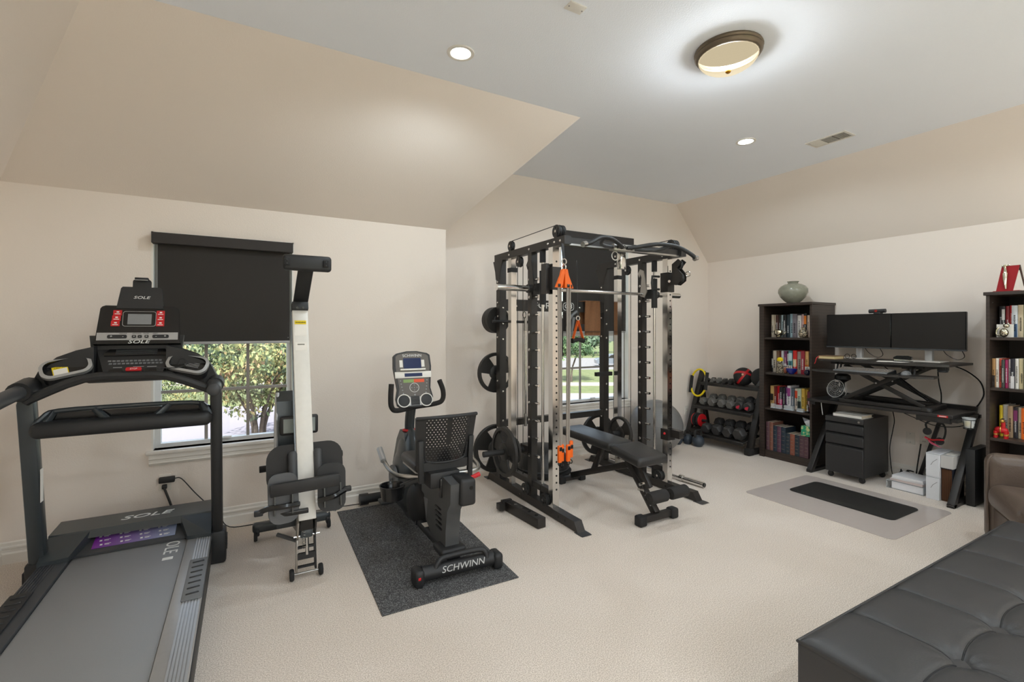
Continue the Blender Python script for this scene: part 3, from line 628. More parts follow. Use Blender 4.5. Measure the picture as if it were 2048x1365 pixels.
# seat seen from below, footplates
part(t, 'seat', B().pris(rrect(-.215, .215, -.14, .135, .085, 6), 'y', -.025, .025, Euler((-.3, 0, 0)).to_matrix(), (.325, 3.17, .655)), mat('seat_moulding', (30, 27, 25), .6))
part(t, 'seat_carriage', B().rb((.25, 3.13, .66), (.05, .09, .2), .02, 3, (-.33, 0, 0)), DGR); part(t, 'seat_carriage', B().rb((.39, 3.13, .66), (.05, .09, .2), .02, 3, (-.33, 0, 0)), DGR)
for sd, x in ((-1, .19), (1, .45)):
    pl_ = B().pris(rrect(-.078, .078, -.15, .125, .055), 'y', -.012, .012, Euler((-.18, 0, sd * -.12)).to_matrix(), (x, 2.985, .56 + sd * .012))
    fp = part(t, 'footplate', pl_, mat('footplate_grey', (84, 84, 85), .5) if sd < 0 else BLKP)
    for i in (-1, 1): part(fp, 'strap_guide', B().box((x + i * .045, 2.955, .52), (.008, .03, .13), (-.18, 0, 0)), BLKG)
    part(fp, 'strap', B().tube([(x - sd * .08, 2.95, .5), (x, 2.93, .51 + sd * .005), (x + sd * (.08 if sd < 0 else .05), 2.95, .5 + (0 if sd < 0 else .03)), (x + sd * (.115 if sd < 0 else .075), 2.96, .485 + (0 if sd < 0 else .05))], .016, 6, sub=3), BLKG)
    part(fp, 'buckle', B().rb((x + sd * (.125 if sd < 0 else .085), 2.96, .48 + (0 if sd < 0 else .06)), (.045, .03, .03), .006), BLKP)
    for dz in (-.02, .02): part(fp, 'heel_bolt', B().sph((x + dz, 3.0, .41), .009, 8, 6), CHR)
hb = part(t, 'footrest_bar', B().bar((.12, 2.935, .60), (.485, 2.925, .615), .03, .07, .006), BLKP)
part(t, 'lower_footrest_bar', B().bar((.14, 2.97, .45), (.32, 2.965, .45), .03, .025, .004), BLKG)
# hinge frame and front wheels
for x in (.272, .368):
    part(t, 'hinge_arm', B().bar((x, 3.05, .37), (x, 3.10, .25), .012, .055, .003, (0, 1, 0)).bar((x, 3.10, .27), (x + (.005 if x > .3 else -.005), 3.09, .05), .012, .04, .003, (0, 1, 0)), STL if x < .3 else BLKP)
    part(t, 'front_wheel', B().lathe([(.008, -.013), (.03, -.012), (.034, -.006), (.034, .006), (.03, .012), (.008, .013)], (x + (.035 if x > .3 else -.03), 3.09, .034), (1, 0, 0), 20), RUB)
for z, h_ in ((.19, .012), (.125, .035), (.075, .01)): part(t, 'hinge_crossbar', B().bx(.272, .368, 3.065, 3.085, z, z + h_), BLKP)
part(t, 'axle', B().cyl((.25, 3.09, .034), (.395, 3.09, .034), .006), STL); part(t, 'hinge_pin', B().cyl((.25, 3.07, .265), (.395, 3.07, .265), .006, n=8), CHR); part(t, 'step_peg', B().cyl((.17, 3.2, .25), (.27, 3.13, .22), .012, n=10), DGR)
part(t, 'damper', B().cyl((.32, 3.08, .33), (.325, 3.07, .15), .011, n=10), CHR)
sp = [(.305 + .009 * math.cos(i * .9), 3.06 + .009 * math.sin(i * .9), .34 - i * .0025) for i in range(60)]
part(t, 'spring', B().tube(sp, .0022, 5), STL)
part(t, 'hinge_block', B().rb((.32, 3.09, .345), (.08, .09, .09), .01), BLKG)
# main body towards the wall
part(t, 'main_beam', B().bar((.32, 3.06, .3), (.32, 3.8, .12), .07, .09, .01), BLU)
hs_ = [(3.42, .2), (3.42, .75), (3.46, 1.02), (3.54, 1.08), (3.66, 1.02), (3.76, .8), (3.78, .5), (3.74, .2)]
fh = part(t, 'flywheel_housing', B().pris(hs_, 'x', .18, .33), BLU)
for i in range(12): part(fh, 'grille_slat', B().box((.179, 3.55 + i * .004, .93 - i * .025), (.006, .09 - i * .002, .008), (0, 0, 0)), DGR)
part(t, 'housing_edge', B().tube([(.185, 3.42, .5), (.175, 3.415, .75), (.177, 3.45, .92), (.19, 3.52, 1.07)], .012, 8, sub=4), SLV)
mn = part(t, 'monitor', B().rb((.31, 3.39, .87), (.23, .03, .125), .015, 3), BLKP)
part(mn, 'monitor_screen', B().bx(.215, .405, 3.373, 3.3745, .825, .915), mat('lcd_teal', (136, 146, 144), .12))
part(t, 'pull_handle', B().tube([(.1, 3.42, .60), (.32, 3.46, .63), (.56, 3.42, .64)], .016, 10, sub=4), BLKP)
for x, z in ((.12, .6), (.545, .64)): part(t, 'handle_grip', B().cyl((x - .04, 3.42, z), (x + .04, 3.425, z), .021), FOAM)
part(t, 'rear_stabilizer', B().rb((.305, 3.82, .085), (.52, .07, .065), .02, 3), BLU)
for x in (.075, .545):
    part(t, 'stabilizer_wheel', B().lathe([(.006, -.012), (.032, -.011), (.036, 0), (.032, .011), (.006, .012)], (x - .01 if x < .3 else x + .005, 3.79, .036), (1, 0, 0), 16), RUB)
    part(t, 'wheel_fork', B().rb((x, 3.8, .06), (.03, .05, .05), .008), BLKP)

# ================================================================= mat and exercise bike
MATM = spotted('mat_rubber', (58, 58, 59), (132, 133, 134), 210, .55, .7, .5)
mt = B().rb((1.045, 3.26, .0035), (.815, 1.59, .007), .003, 1, (0, 0, math.radians(-1.2)))
single('bike_mat', mt, MATM, 'speckled black rubber mat under the exercise bike', 'mat', (1.045, 3.26, 0))
t = wthing('exercise_bike', 'black recumbent exercise bike with mesh backrest standing on the rubber mat', 'exercise bike', (1.12, 3.35, .007))
rs = part(t, 'rear_stabilizer', B().cyl((.90, 2.665, .066), (1.35, 2.64, .066), .042), BLKP)
text(rs, 'maker_lettering', 'SCHWINN', .05, (PI / 2 - .35, 0, math.radians(-3.2)), (1.14, 2.611, .081), mat('silver_print', (186, 186, 184), .5), .0008, 1.15, .25)
for x, y in ((.875, 2.667), (1.372, 2.639)):
    ec = part(t, 'stabilizer_cap', B().rb((x, y, .056), (.062, .105, .098), .022, 3), BLKP)
    if x < 1: part(ec, 'red_level_dot', B().rb((x - .005, y - .054, .066), (.016, .004, .016), .004), RED)
part(t, 'lift_handle', B().tube([(.965, 2.64, .07), (1.0, 2.65, .125), (1.06, 2.66, .135), (1.25, 2.65, .135), (1.295, 2.63, .12), (1.3, 2.62, .075)], .016, 10, sub=4), BLKP)
part(t, 'frame_beam', B().tube([(1.11, 2.68, .1), (1.11, 2.9, .11), (1.10, 3.5, .12), (1.10, 4.1, .1)], .04, 12), BLKP)
part(t, 'leg_foot', B().rb((1.115, 2.77, .13), (.17, .16, .05), .02, 3), BLKP)
leg = [(2.74, .12), (2.735, .25), (2.71, .38), (2.66, .44), (2.65, .56), (2.78, .575), (2.86, .52), (3.19, .46), (3.19, .37), (3.14, .36), (3.1, .2), (2.99, .14)]
rl = part(t, 'seat_pedestal', B().pris(leg, 'x', 1.075, 1.165), mat('pedestal_grey', (74, 75, 76), .45))
for i in range(5): part(rl, 'pedestal_rib', B().rb((1.072, 2.86 - i * .004, .36 - i * .03), (.012, .10, .01), .004), BLKG)
part(rl, 'pedestal_slot', B().pris([(3.06, .35), (3.14, .34), (3.09, .21)], 'x', 1.0735, 1.076), GRY)
part(t, 'pedestal_head', B().rbx(1.13, 1.235, 2.63, 2.8, .42, .585, .02, 3), BLKP)
part(t, 'rail_hole', B().cyl((1.2, 2.628, .53), (1.2, 2.631, .53), .012, n=10), BLKG)
for x in (1.055, 1.145): part(t, 'slide_rail', B().bx(x - .022, x + .022, 2.84, 3.5, .49, .535), STL)
part(t, 'slide_carriage', B().rbx(1.0, 1.2, 2.80, 3.02, .50, .60, .012), BLKP)
part(t, 'carriage_plate', B().rbx(1.06, 1.16, 2.79, 2.81, .44, .56, .006), BLKG)
part(t, 'seat', B().rb((1.12, 3.06, .615), (.37, .36, .075), .035, 5), VINYL)
# backrest: curved perforated sheet with rim
def bk(u, v): return (1.125 + u * (.185 + .02 * v), 2.845 + .045 * u * u - .06 * v, .66 + v * .29)
b = B(); NU, NV = 54, 54
for i in range(NU + 1):
    for j in range(NV + 1): b.v.append(bk(-.74 + 1.48 * i / NU, -.02 + .98 * j / NV))
for i in range(NU):
    for j in range(NV):
        hole = (i % 4 == 1 and j % 6 == 1) or (i % 4 == 3 and j % 6 == 4)
        if abs(i - 27) < 4 and 20 < j: hole = False
        if not hole: b.f.append((i * (NV + 1) + j, (i + 1) * (NV + 1) + j, (i + 1) * (NV + 1) + j + 1, i * (NV + 1) + j + 1))
part(t, 'backrest_mesh', b, BLKG)
def strip(us, vs, th=.02):
    b = B(); 
    for k, (u, v) in enumerate(zip(us, vs)):
        p = V(bk(u, v)); b.v += [tuple(p), tuple(p + V((0, th, 0)))]
    return b
for sd in (-1, 1):
    b = B(); P = []
    for i in range(9):
        v = -.22 + 1.2 * i / 8; u0 = .72 - .06 * max(0, .3 - v); a, c = V(bk(sd * u0, v)), V(bk(sd * 1.0, v))
        P.append((a, c)); b.v += [tuple(a), tuple(c), tuple(c + V((0, .025, 0))), tuple(a + V((0, .025, 0)))]
    for i in range(8):
        k = i * 4
        for j in range(4): b.f.append((k + j, k + (j + 1) % 4, k + 4 + (j + 1) % 4, k + 4 + j))
    b.f += [(0, 1, 2, 3), (32, 33, 34, 35)]
    part(t, 'backrest_side', b, BLKP)
    for i in range(8): part(t, 'backrest_grille', B().bar(bk(sd * .72, .0 + i * .035), bk(sd * .98, .02 + i * .035), .006, .008), DGR)
    part(t, 'back_bracket', B().bar((1.125 + sd * .165, 2.86, .53), (1.125 + sd * .172, 2.85, .80), .034, .03, .006), BLKP)
part(t, 'backrest_top_rim', B().tube([bk(-1, .97), bk(-.5, .985), bk(0, .99), bk(.5, .985), bk(1, .97)], .012, 8, sub=4), BLKP)
part(t, 'backrest_lower_rim', B().tube([bk(-.76, .35), bk(-.74, .08), bk(-.6, -.02), bk(0, -.05), bk(.6, -.02), bk(.74, .08), bk(.76, .35)], .007, 8, sub=4), BLKP)
part(t, 'backrest_lower_panel', B().pris([(.97, .60), (1.28, .60), (1.275, .655), (.975, .655)], 'y', 2.855, 2.87), BLKP)
part(t, 'side_handle', B().tube([(1.12, 2.9, .555), (1.3, 2.86, .56), (1.375, 2.9, .565), (1.385, 3.0, .59), (1.36, 3.1, .63)], .015, 10, sub=4), STL)
part(t, 'side_handle', B().tube([(1.12, 2.95, .54), (.93, 3.0, .54), (.86, 3.1, .54), (.84, 3.25, .57), (.83, 3.35, .63)], .015, 10, sub=4), STL)
for x, y, z in ((1.36, 3.1, .63), (.83, 3.33, .62)): part(t, 'handle_grip', B().cyl((x, y - .06, z - .03), (x, y + .05, z + .03), .02), SLV if x < 1 else DGR)
part(t, 'release_lever', B().tube([(1.2, 2.72, .555), (1.25, 2.76, .545), (1.32, 2.77, .56)], [.008, .013, .015], 10), RED)
bh = B().lathe([(.05, -.07), (.068, -.06), (.08, .02), (.085, .03), (.078, .03), (.07, .018), (.06, -.05), (0, -.055)], (.835, 3.06, .455), n=24)
part(t, 'bottle_holder', bh, BLKG); part(t, 'holder_bracket', B().bar((.88, 3.04, .47), (1.02, 3.0, .52), .03, .03, .006), BLKP)
sh = [(3.27, .1), (3.25, .3), (3.33, .42), (3.5, .5), (3.55, .70), (3.67, .71), (3.76, .62), (3.88, .4), (3.92, .2), (3.88, .1)]
so_ = part(t, 'shroud', B().pris(sh, 'x', 1.06, 1.18), BLU); part(t, 'shroud_shell', B().sph((1.12, 3.6, .38), (.095, .24, .355), 24, 16), BLU)
part(t, 'shroud_bulge', B().sph((1.12, 3.6, .33), (.12, .3, .27), 24, 14), BLU)
part(t, 'lower_shroud', B().sph((1.12, 3.34, .24), (.1, .15, .17), 20, 12), BLKP)
part(t, 'crank_disc', B().cyl((.985, 3.62, .35), (1.005, 3.62, .35), .1, n=28), GRY); part(t, 'crank_arm', B().bar((.975, 3.62, .35), (.965, 3.56, .22), .016, .03), DGR)
part(t, 'pedal', B().rb((.92, 3.55, .21), (.1, .1, .025), .008), BLKP); part(t, 'pedal', B().rb((1.3, 3.7, .48), (.1, .1, .025), .008), BLKP)
part(t, 'mast_collar', B().lathe([(.055, 0), (.055, .008), (.04, .014)], (1.12, 3.61, .707), n=24), RED)
part(t, 'mast', B().tube([(1.12, 3.61, .66), (1.12, 3.61, .78), (1.12, 3.56, .92), (1.12, 3.53, .96)], .038, 14, sub=4), BLU)
part(t, 'handlebar', B().tube([(.92, 3.4, 1.10), (.915, 3.4, 1.0), (.925, 3.41, .93), (.97, 3.43, .90), (1.12, 3.5, .905), (1.27, 3.43, .93), (1.315, 3.41, .96), (1.315, 3.4, 1.03), (1.285, 3.4, 1.11)], .019, 10, sub=4), FOAM)
f = F((1.12, 3.51, 1.115), math.radians(18), math.radians(-4))
ol = [(-.13, -.19), (-.1, -.21), (.1, -.21), (.13, -.19), (.14, -.14), (.125, -.07), (.145, .1), (.14, .19), (.12, .205), (.04, .222), (-.04, .222), (-.12, .205), (-.14, .19), (-.145, .1), (-.125, -.07), (-.14, -.14)]
cn = part(t, 'console', f.poly(B(), ol, -.05, 0), BLKP); part(cn, 'console_face', f.poly(B(), [(u * .9, v * .95) for u, v in ol], 0, .002), mat('console_grey', (96, 90, 84), .45))
text(cn, 'maker_lettering', 'SCHWINN', .03, f.R, f.p(0, .185, .003), TXT, .0008, 1.05)
NAV = mat('lcd_navy', (26, 42, 84), .15)
part(cn, 'upper_display', f.box(B(), -.07, .065, .085, .165, .002, .004), NAV)
for u in (-.088, .08): part(cn, 'display_trim', f.box(B(), u - .012, u + .012, .095, .15, .002, .005), WHT)
part(cn, 'tablet_ledge', f.box(B(), -.1, .095, .066, .08, .002, .022, .004), WHT)
part(cn, 'silver_band', f.box(B(), -.14, .14, .01, .06, 0, .006, .003), WHT); part(cn, 'lower_display', f.box(B(), -.068, .068, .02, .046, .006, .008), NAV)
part(cn, 'green_panel', f.box(B(), -.08, 0, -.025, 0, .002, .003), mat('panel_green', (132, 160, 92), .5)); part(cn, 'orange_panel', f.box(B(), 0, .08, -.025, 0, .002, .003), mat('panel_orange', (226, 82, 36), .5))
part(cn, 'key_dial', B().ring(f.p(0, -.065, .003), f.R @ V((0, 0, 1)), .036, .033, .002), TXT)
b = B()
for i in range(5):
    for u in (-.102 + i * .004, .102 - i * .004): b.cyl(f.p(u, -.01 - i * .024, .002), f.p(u, -.01 - i * .024, .005), .005, n=8)
for a in range(5): b.cyl(f.p(.02 * math.cos(a * PI / 2) * (a < 4), -.065 + .02 * math.sin(a * PI / 2) * (a < 4), .002), f.p(.02 * math.cos(a * PI / 2) * (a < 4), -.065 + .02 * math.sin(a * PI / 2) * (a < 4), .005), .004, n=8)
b.cyl(f.p(0, -.12, .002), f.p(0, -.12, .006), .007, n=10); part(cn, 'console_keys', b, GTX)
part(cn, 'speaker_bezel', f.poly(B(), [(u, v) for u, v in rrect(-.135, .135, -.2, -.135, .03)], 0, .004), SLV)
for u in (-.085, .085):
    part(cn, 'speaker_ring', B().ring(f.p(u, -.162, .006), f.R @ V((0, 0, 1)), .05, .043, .006), WHT); part(cn, 'speaker_cone', B().lathe([(.043, .004), (.03, .007), (0, .009)], f.p(u, -.162, 0), f.R @ V((0, 0, 1)), 20), BLKP)
vn = part(cn, 'fan_grille', f.box(B(), -.033, .033, -.198, -.13, .004, .007), BLKG)
for i in range(6): part(vn, 'grille_slat', f.box(B(), -.032, .032, -.194 + i * .0115, -.19 + i * .0115, .007, .009), DGR)
part(t, 'front_stabilizer', B().cyl((.9, 4.1, .058), (1.34, 4.09, .058), .038), BLKP)
for x in (.875, 1.365): part(t, 'stabilizer_cap', B().cyl((x - .035, 4.1, .058), (x + .035, 4.098, .058), .047), BLKP)
part(t, 'frame_label', B().box((1.08, 3.1, .1625), (.05, .07, .002)), PAPER)
# ================================================================= power rack with cables and smith bar
XL, XR = 2.15, 3.43
t = wthing('power_rack', 'black and chrome cable power rack with smith bar in front of the far window', 'power rack', (2.79, 3.5, 0))
BRN = BLK
def bolt(par, x, y, z, ax=(-1, 0, 0), r=.011): part(par, 'bolt', B().lathe([(r, 0), (r, .004), (r * .6, .009), (0, .01)], (x, y, z), ax, 10), CHR)
def pulley(par, x, y, z, r=.048, ax=(1, 0, 0)):
    p = part(par, 'pulley', B().lathe([(.012, -.014), (r * .55, -.012), (r, -.014), (r, -.008), (r - .008, 0), (r, .008), (r, .014), (r * .55, .012), (.012, .014)], (x, y, z), ax, 24), BLKP)
    part(p, 'pulley_bolt', B().cyl(V((x, y, z)) - V(ax) * .022, V((x, y, z)) + V(ax) * .022, .011, n=10), CHR)
    sp = B()
    for i in range(5):
        a = i * 2 * PI / 5; c = V((x, y, z)) + V((0, math.cos(a), math.sin(a))) * r * .62 - V(ax) * .0135
        sp.sph(c, (.002, r * .17, r * .17), 8, 6)
    part(p, 'pulley_spokes', sp, BLKG, kind='stuff')
    return p
for sx, sd in ((XL, -1), (XR, 1)):
    o = -.036                     # bolts sit on the faces turned to the left
    bs = part(t, 'base_beam', B().bx(sx - .035, sx + .035, 2.86, 4.16, .005, .075), BRN)
    for y in (2.93, 3.02, 3.12, 3.6): part(bs, 'beam_hole', B().cyl((sx - .0352, y, .04), (sx - .0362, y, .04), .009, n=10), BLKG)
    for y, d in ((2.86, -1), (4.16, 1)):
        part(t, 'foot', B().pris([(y, .005), (y, .075), (y + d * .045, .075), (y + d * .09, .005)], 'x', sx - .035, sx + .035), BRN)
        part(t, 'foot_plate', B().pris([(y + d * .06, 0), (y + d * .13, 0), (y + d * .155, .003), (y + d * .13, .006), (y + d * .06, .006)], 'x', sx - .045, sx + .045), DGR)
    ru = part(t, 'rear_upright', B().bx(sx - .035, sx + .035, 3.985, 4.055, .075, 2.15), BRN)
    for z in (.55, 1.0, 1.42, 1.62, 1.75, 1.95): bolt(ru, sx + o, 4.02, z)
    for z in (.62, .9, 1.4, 1.55, 1.7): bolt(ru, sx, 3.984, z, (0, -1, 0))
    part(t, 'gusset', B().pris([(3.92, 2.15), (4.11, 2.15), (4.07, 2.05), (4.055, 1.97), (3.985, 1.97), (3.97, 2.05)], 'x', sx - .041, sx - .035), BRN)
    cs = part(t, 'chrome_column', B().bx(sx - .028, sx + .028, 3.775, 3.83, .46, 2.15), CHR)
    for z0, z1 in ((.43, .47), (2.02, 2.06)): part(t, 'column_bumper', B().bx(sx - .034, sx + .034, 3.77, 3.835, z0, z1), RUB)
    part(t, 'stack_post', B().bx(sx - .02, sx + .02, 3.78, 3.825, .075, .44), STL)
    mu = part(t, 'mid_upright', B().bx(sx - .03, sx + .03, 3.42, 3.48, .075, 2.15), BRN)
    for i in range(11):
        z = .42 + i * .15
        pg = part(mu, 'smith_peg', B().cyl((sx, 3.42, z), (sx, 3.35, z), .012, n=10), CHR); bolt(mu, sx - .031, 3.45, z, (-1, 0, 0), .013)
    part(t, 'guide_rod', B().cyl((sx, 3.29, .2), (sx, 3.29, 2.1), .0125, n=14), CHR)
    for z0, z1 in ((.08, .2), (2.05, 2.15)): part(t, 'rod_cup', B().cyl((sx, 3.29, z0), (sx, 3.29, z1), .026), RUB)
    fu = part(t, 'front_upright', B().bx(sx - .03, sx + .03, 3.1, 3.16, .06, 2.15), CHR)
    hb = B()
    for i in range(34):
        z = .22 + i * .055
        hb.cyl((sx + .006, 3.1, z), (sx + .006, 3.0985, z), .008, n=8)
    part(fu, 'adjustment_holes', hb, BLKG, kind='stuff')
    tb = part(t, 'top_beam', B().bx(sx - .032, sx + .032, 2.94, 4.1, 2.15, 2.215), BRN)
    for y in (2.99, 3.07, 3.16, 3.45, 3.8): bolt(tb, sx - .033, y, 2.18)
    pulley(t, sx, 3.08, 2.27, .052); pulley(t, sx + .035, 3.08, 2.27, .052); pulley(t, sx, 3.82, 2.265, .046); pulley(t, sx - .005, 3.66, 2.1, .048)
    for dx, y0, z0, z1 in ((-.018, 3.06, 2.2, 2.28), (-.018, 3.8, 2.2, 2.27), (-.022, 3.64, 2.09, 2.16)): part(t, 'pulley_bracket', B().bx(sx + dx, sx + dx + .004, y0, y0 + .04, z0, z1), BRN)
    part(t, 'cable', B().tube([(sx, 3.08, 2.322), (sx, 3.82, 2.311)], .0035, 6), BLKG)
    part(t, 'cable', B().tube([(sx, 3.868, 2.26), (sx, 3.868, 2.1), (sx, 3.868, .3)], .003, 6), BLKG)
    for y in (3.61, 3.705): part(t, 'cable', B().tube([(sx, y, 2.1), (sx, y, .2)], .003, 6), BLKG)
    part(t, 'side_beam', B().bx(sx - .025, sx + .025, 3.17, 3.98, .16, .21), BRN)
    for y in (3.5, 3.2): pulley(t, sx - .04, y, .12, .05)
    # cable trolley on the front upright
    tz = 1.93 if sd > 0 else 1.9
    tr = part(t, 'cable_trolley', B().bx(sx - .042, sx + .042, 3.085, 3.175, tz - .09, tz + .09), BRN)
    if sd > 0:
        part(tr, 'trolley_handle', B().tube([(sx - .04, 3.19, tz + .06), (sx - .12, 3.2, tz + .06), (sx - .125, 3.2, tz), (sx - .12, 3.2, tz - .06), (sx - .04, 3.19, tz - .06)], .011, 8), BLKP)
        part(tr, 'pulley_arm', B().pris([(3.08, tz - .02), (3.0, tz - .035), (2.94, tz + .0), (2.935, tz + .06), (2.99, tz + .12), (2.94, tz + .17), (2.98, tz + .2), (3.05, tz + .16), (3.05, tz + .06)], 'x', sx - .03, sx - .022).pris([(3.08, tz - .02), (3.0, tz - .035), (2.94, tz + .0), (2.935, tz + .06), (2.99, tz + .12), (2.94, tz + .17), (2.98, tz + .2), (3.05, tz + .16), (3.05, tz + .06)], 'x', sx + .026, sx + .034), BRN)
        pulley(t, sx, 2.99, tz + .025, .05); pulley(t, sx, 3.0, tz + .145, .045)
        part(tr, 'pull_pin', B().cyl((sx - .05, 3.05, tz), (sx - .085, 3.03, tz), .012, n=10), CHR)
        part(t, 'snap_hook', B().torus((sx + .03, 2.92, tz + .06), (1, .3, 0), .022, .005, 14, 6), CHR)
        lt = part(t, 'lower_catch', B().bx(sx - .045, sx + .045, 3.08, 3.17, .47, .57), BRN); part(lt, 'catch_arm', B().bx(sx - .012, sx + .045, 2.98, 3.1, .5, .57), BRN); part(lt, 'red_pin', B().sph((sx - .047, 3.12, .53), .012, 10, 8), RED)
    else:
        part(tr, 'trolley_plate', B().bx(sx - .075, sx - .042, 3.13, 3.2, tz - .12, tz + .12), BRN)
    # smith carriage
    cg = part(t, 'smith_carriage', B().cyl((sx, 3.29, 1.70), (sx, 3.29, 1.98), .028), BLKP)
    part(cg, 'carriage_lug', B().bx(sx - .025, sx + .025, 3.29, 3.4, 1.79, 1.88), BLKP)
    hk = [(3.36, 1.80), (3.33, 1.86), (3.35, 1.96), (3.37, 2.06), (3.42, 2.08), (3.45, 2.04), (3.43, 2.0), (3.415, 2.03), (3.4, 2.0), (3.41, 1.9), (3.42, 1.82)]
    part(t, 'safety_hook', B().pris([(y - .01, z) for y, z in hk], 'x', sx - .07, sx - .062), STL if sd > 0 else BRN)
sb = part(t, 'smith_bar', B().cyl((2.02, 3.37, 1.835), (3.56, 3.37, 1.835), .0145), CHR)
for a, b_ in ((1.76, 2.06), (3.54, 3.86)): part(sb, 'bar_sleeve', B().cyl((a, 3.37, 1.835), (b_, 3.37, 1.835), .026, n=20), CHR)
for x in (2.07, 3.53): part(sb, 'bar_collar', B().cyl((x - .02, 3.37, 1.835), (x + .02, 3.37, 1.835), .036, n=20), BLKP)
# cross members
cb = part(t, 'front_crossmember', B().bx(XL + .032, XR - .032, 2.97, 3.03, 2.15, 2.21), BRN)
part(cb, 'crossmember_glint', B().bx(XL + .032, XR - .032, 2.966, 2.972, 2.148, 2.162), STL)  # pale strip standing in for the reflection under the black tube
lb = part(t, 'logo_beam', B().bx(XL + .035, XR - .035, 3.99, 4.05, 1.675, 1.785), BRN)
text(lb, 'beam_lettering', 'FORCE', .085, (PI / 2, 0, 0), (2.665, 3.988, 1.73), TXT, .001, 1.25)
text(lb, 'beam_model_lettering', 'G3', .07, (PI / 2, 0, 0), (2.925, 3.988, 1.73), TXT, .001, 1.2)
o_, i_ = rrect(2.855, 2.995, 1.69, 1.77, .03), rrect(2.86, 2.99, 1.695, 1.765, .026); b = B()
for k in range(len(o_)):
    j = (k + 1) % len(o_); b.quad((o_[k][0], 3.988, o_[k][1]), (o_[j][0], 3.988, o_[j][1]), (i_[j][0], 3.988, i_[j][1]), (i_[k][0], 3.988, i_[k][1]))
part(lb, 'model_outline', b, TXT)
for x in (2.3, 3.07): bolt(lb, x, 3.989, 1.72, (0, -1, 0))
part(t, 'lower_crossmember', B().bx(XL + .035, XR - .035, 3.99, 4.05, .56, .62), BRN)
# multi-grip pull-up bar
pb = part(t, 'pull_up_bar', B().tube([(2.145, 2.72, 2.115), (2.2, 2.73, 2.13), (2.34, 2.78, 2.19), (2.46, 2.8, 2.195), (2.6, 2.86, 2.17), (2.66, 2.9, 2.16)], .017, 12, sub=3), BLKP)
part(pb, 'pull_up_bar_half', B().tube([(2.72, 2.9, 2.16), (2.78, 2.86, 2.165), (2.95, 2.8, 2.195), (3.16, 2.78, 2.19), (3.27, 2.73, 2.13), (3.31, 2.72, 2.1)], .017, 12, sub=3), BLKP)
part(pb, 'inner_grip', B().tube([(2.38, 2.79, 2.195), (2.43, 2.88, 2.16), (2.6, 2.93, 2.16)], .015, 10, sub=3), DGR); part(pb, 'inner_grip', B().tube([(3.1, 2.79, 2.195), (3.0, 2.88, 2.16), (2.8, 2.93, 2.16)], .015, 10, sub=3), DGR)
for x, z in ((2.135, 2.112), (3.318, 2.096)): part(pb, 'bar_end_cap', B().cyl((x - .018, 2.715, z - .005), (x + .018, 2.722, z + .005), .021), CHR)
sg = part(pb, 'sign_plate', B().rbx(2.58, 2.8, 2.90, 2.965, 2.135, 2.185, .004), STL); text(sg, 'plate_lettering', 'FORCE', .05, (PI / 2, 0, 0), (2.69, 2.8985, 2.16), BLKG, .001, 1.1)
part(t, 'hanging_loop', B().torus((2.65, 2.97, 2.1), (0, 1, 0), .035, .004, 20, 6), WHT); part(t, 'cable_guard', B().rbx(2.72, 2.78, 2.98, 3.03, 2.0, 2.13, .006), CHR)
part(t, 'grip_rod', B().cyl((2.02, 3.95, 1.57), (2.5, 3.95, 1.565), .013), BLKP)
# storage pegs
for x, z in ((XL, 1.585), (XL, 1.07), (XL, .325), (XR, .325)): part(t, 'storage_peg', B().cyl((x, 4.05, z), (x, 4.24, z), .025), BLKP)
part(t, 'storage_peg', B().cyl((XL - .03, 3.55, .45), (XL - .42, 3.55, .45), .025), BLKP); part(t, 'storage_peg', B().cyl((XR - .03, 3.62, .45), (XR - .24, 3.62, .45), .025), BLKP)
part(t, 'peg_bracket', B().bx(XL - .035, XL + .035, 3.48, 3.6, .41, .49), BRN)
part(t, 'j_hook', B().bx(XR - .25, XR - .04, 3.84, 3.88, 1.005, 1.045), RUB)

# ---------------------------------------------------------------- weight plates
def plate(label, c, r, th, grip=True, ax='y'):
    x, y, z = c; A = (1, 0, 0) if ax == 'x' else (0, 1, 0)
    t = wthing('weight_plate', label, 'weight plate', c, 'weight plates on the rack')
    part(t, 'rim', B().lathe([(r * .84, -th / 2), (r * .97, -th / 2), (r, -th * .35), (r, th * .35), (r * .97, th / 2), (r * .84, th / 2), (r * .84, -th / 2)], c, A, 40, False), IRON)
    part(t, 'hub', B().lathe([(.027, -th / 2), (r * .3, -th / 2), (r * .36, -th * .3), (r * .36, th * .3), (r * .3, th / 2), (.027, th / 2), (.027, -th / 2)], c, A, 28, False), IRON)
    if grip:
        for k in range(3):
            a = k * 2 * PI / 3 + .5; po = []; h0, k0 = (y, x) if ax == 'x' else (x, y)
            for j in range(7):
                q = a - .52 + j * 1.04 / 6; po.append((h0 + math.cos(q) * r * .86, z + math.sin(q) * r * .86))
            for j in range(6, -1, -1):
                q = a - .75 + j * 1.5 / 6; po.append((h0 + math.cos(q) * r * .33, z + math.sin(q) * r * .33))
            part(t, 'web', B().pris(po, ax, k0 - th * .22, k0 + th * .22), IRON)
    else: part(t, 'web', B().ring(c, A, r * .86, r * .33, th * .5), IRON)
    return t
for i, y in enumerate((4.09, 4.12, 4.15, 4.18)): plate(['nearest', 'second', 'third', 'rearmost'][i] + ' of four small black plates on the upper left rack peg', (XL, y, 1.585), .128, .024, False)
plate('large black grip plate on the middle left rack peg', (XL, 4.13, 1.07), .197, .036)
plate('large black grip plate low at the back left of the rack', (XL, 4.14, .325), .235, .04)
plate('large black grip plate in front on the lower left sleeve of the rack', (1.93, 3.55, .45), .212, .036, True, 'x')
plate('small black plate behind the front lower left grip plate', (2.02, 3.55, .45), .115, .024, False, 'x')
plate('black grip plate low at the back right of the rack', (XR, 4.13, .325), .225, .036)
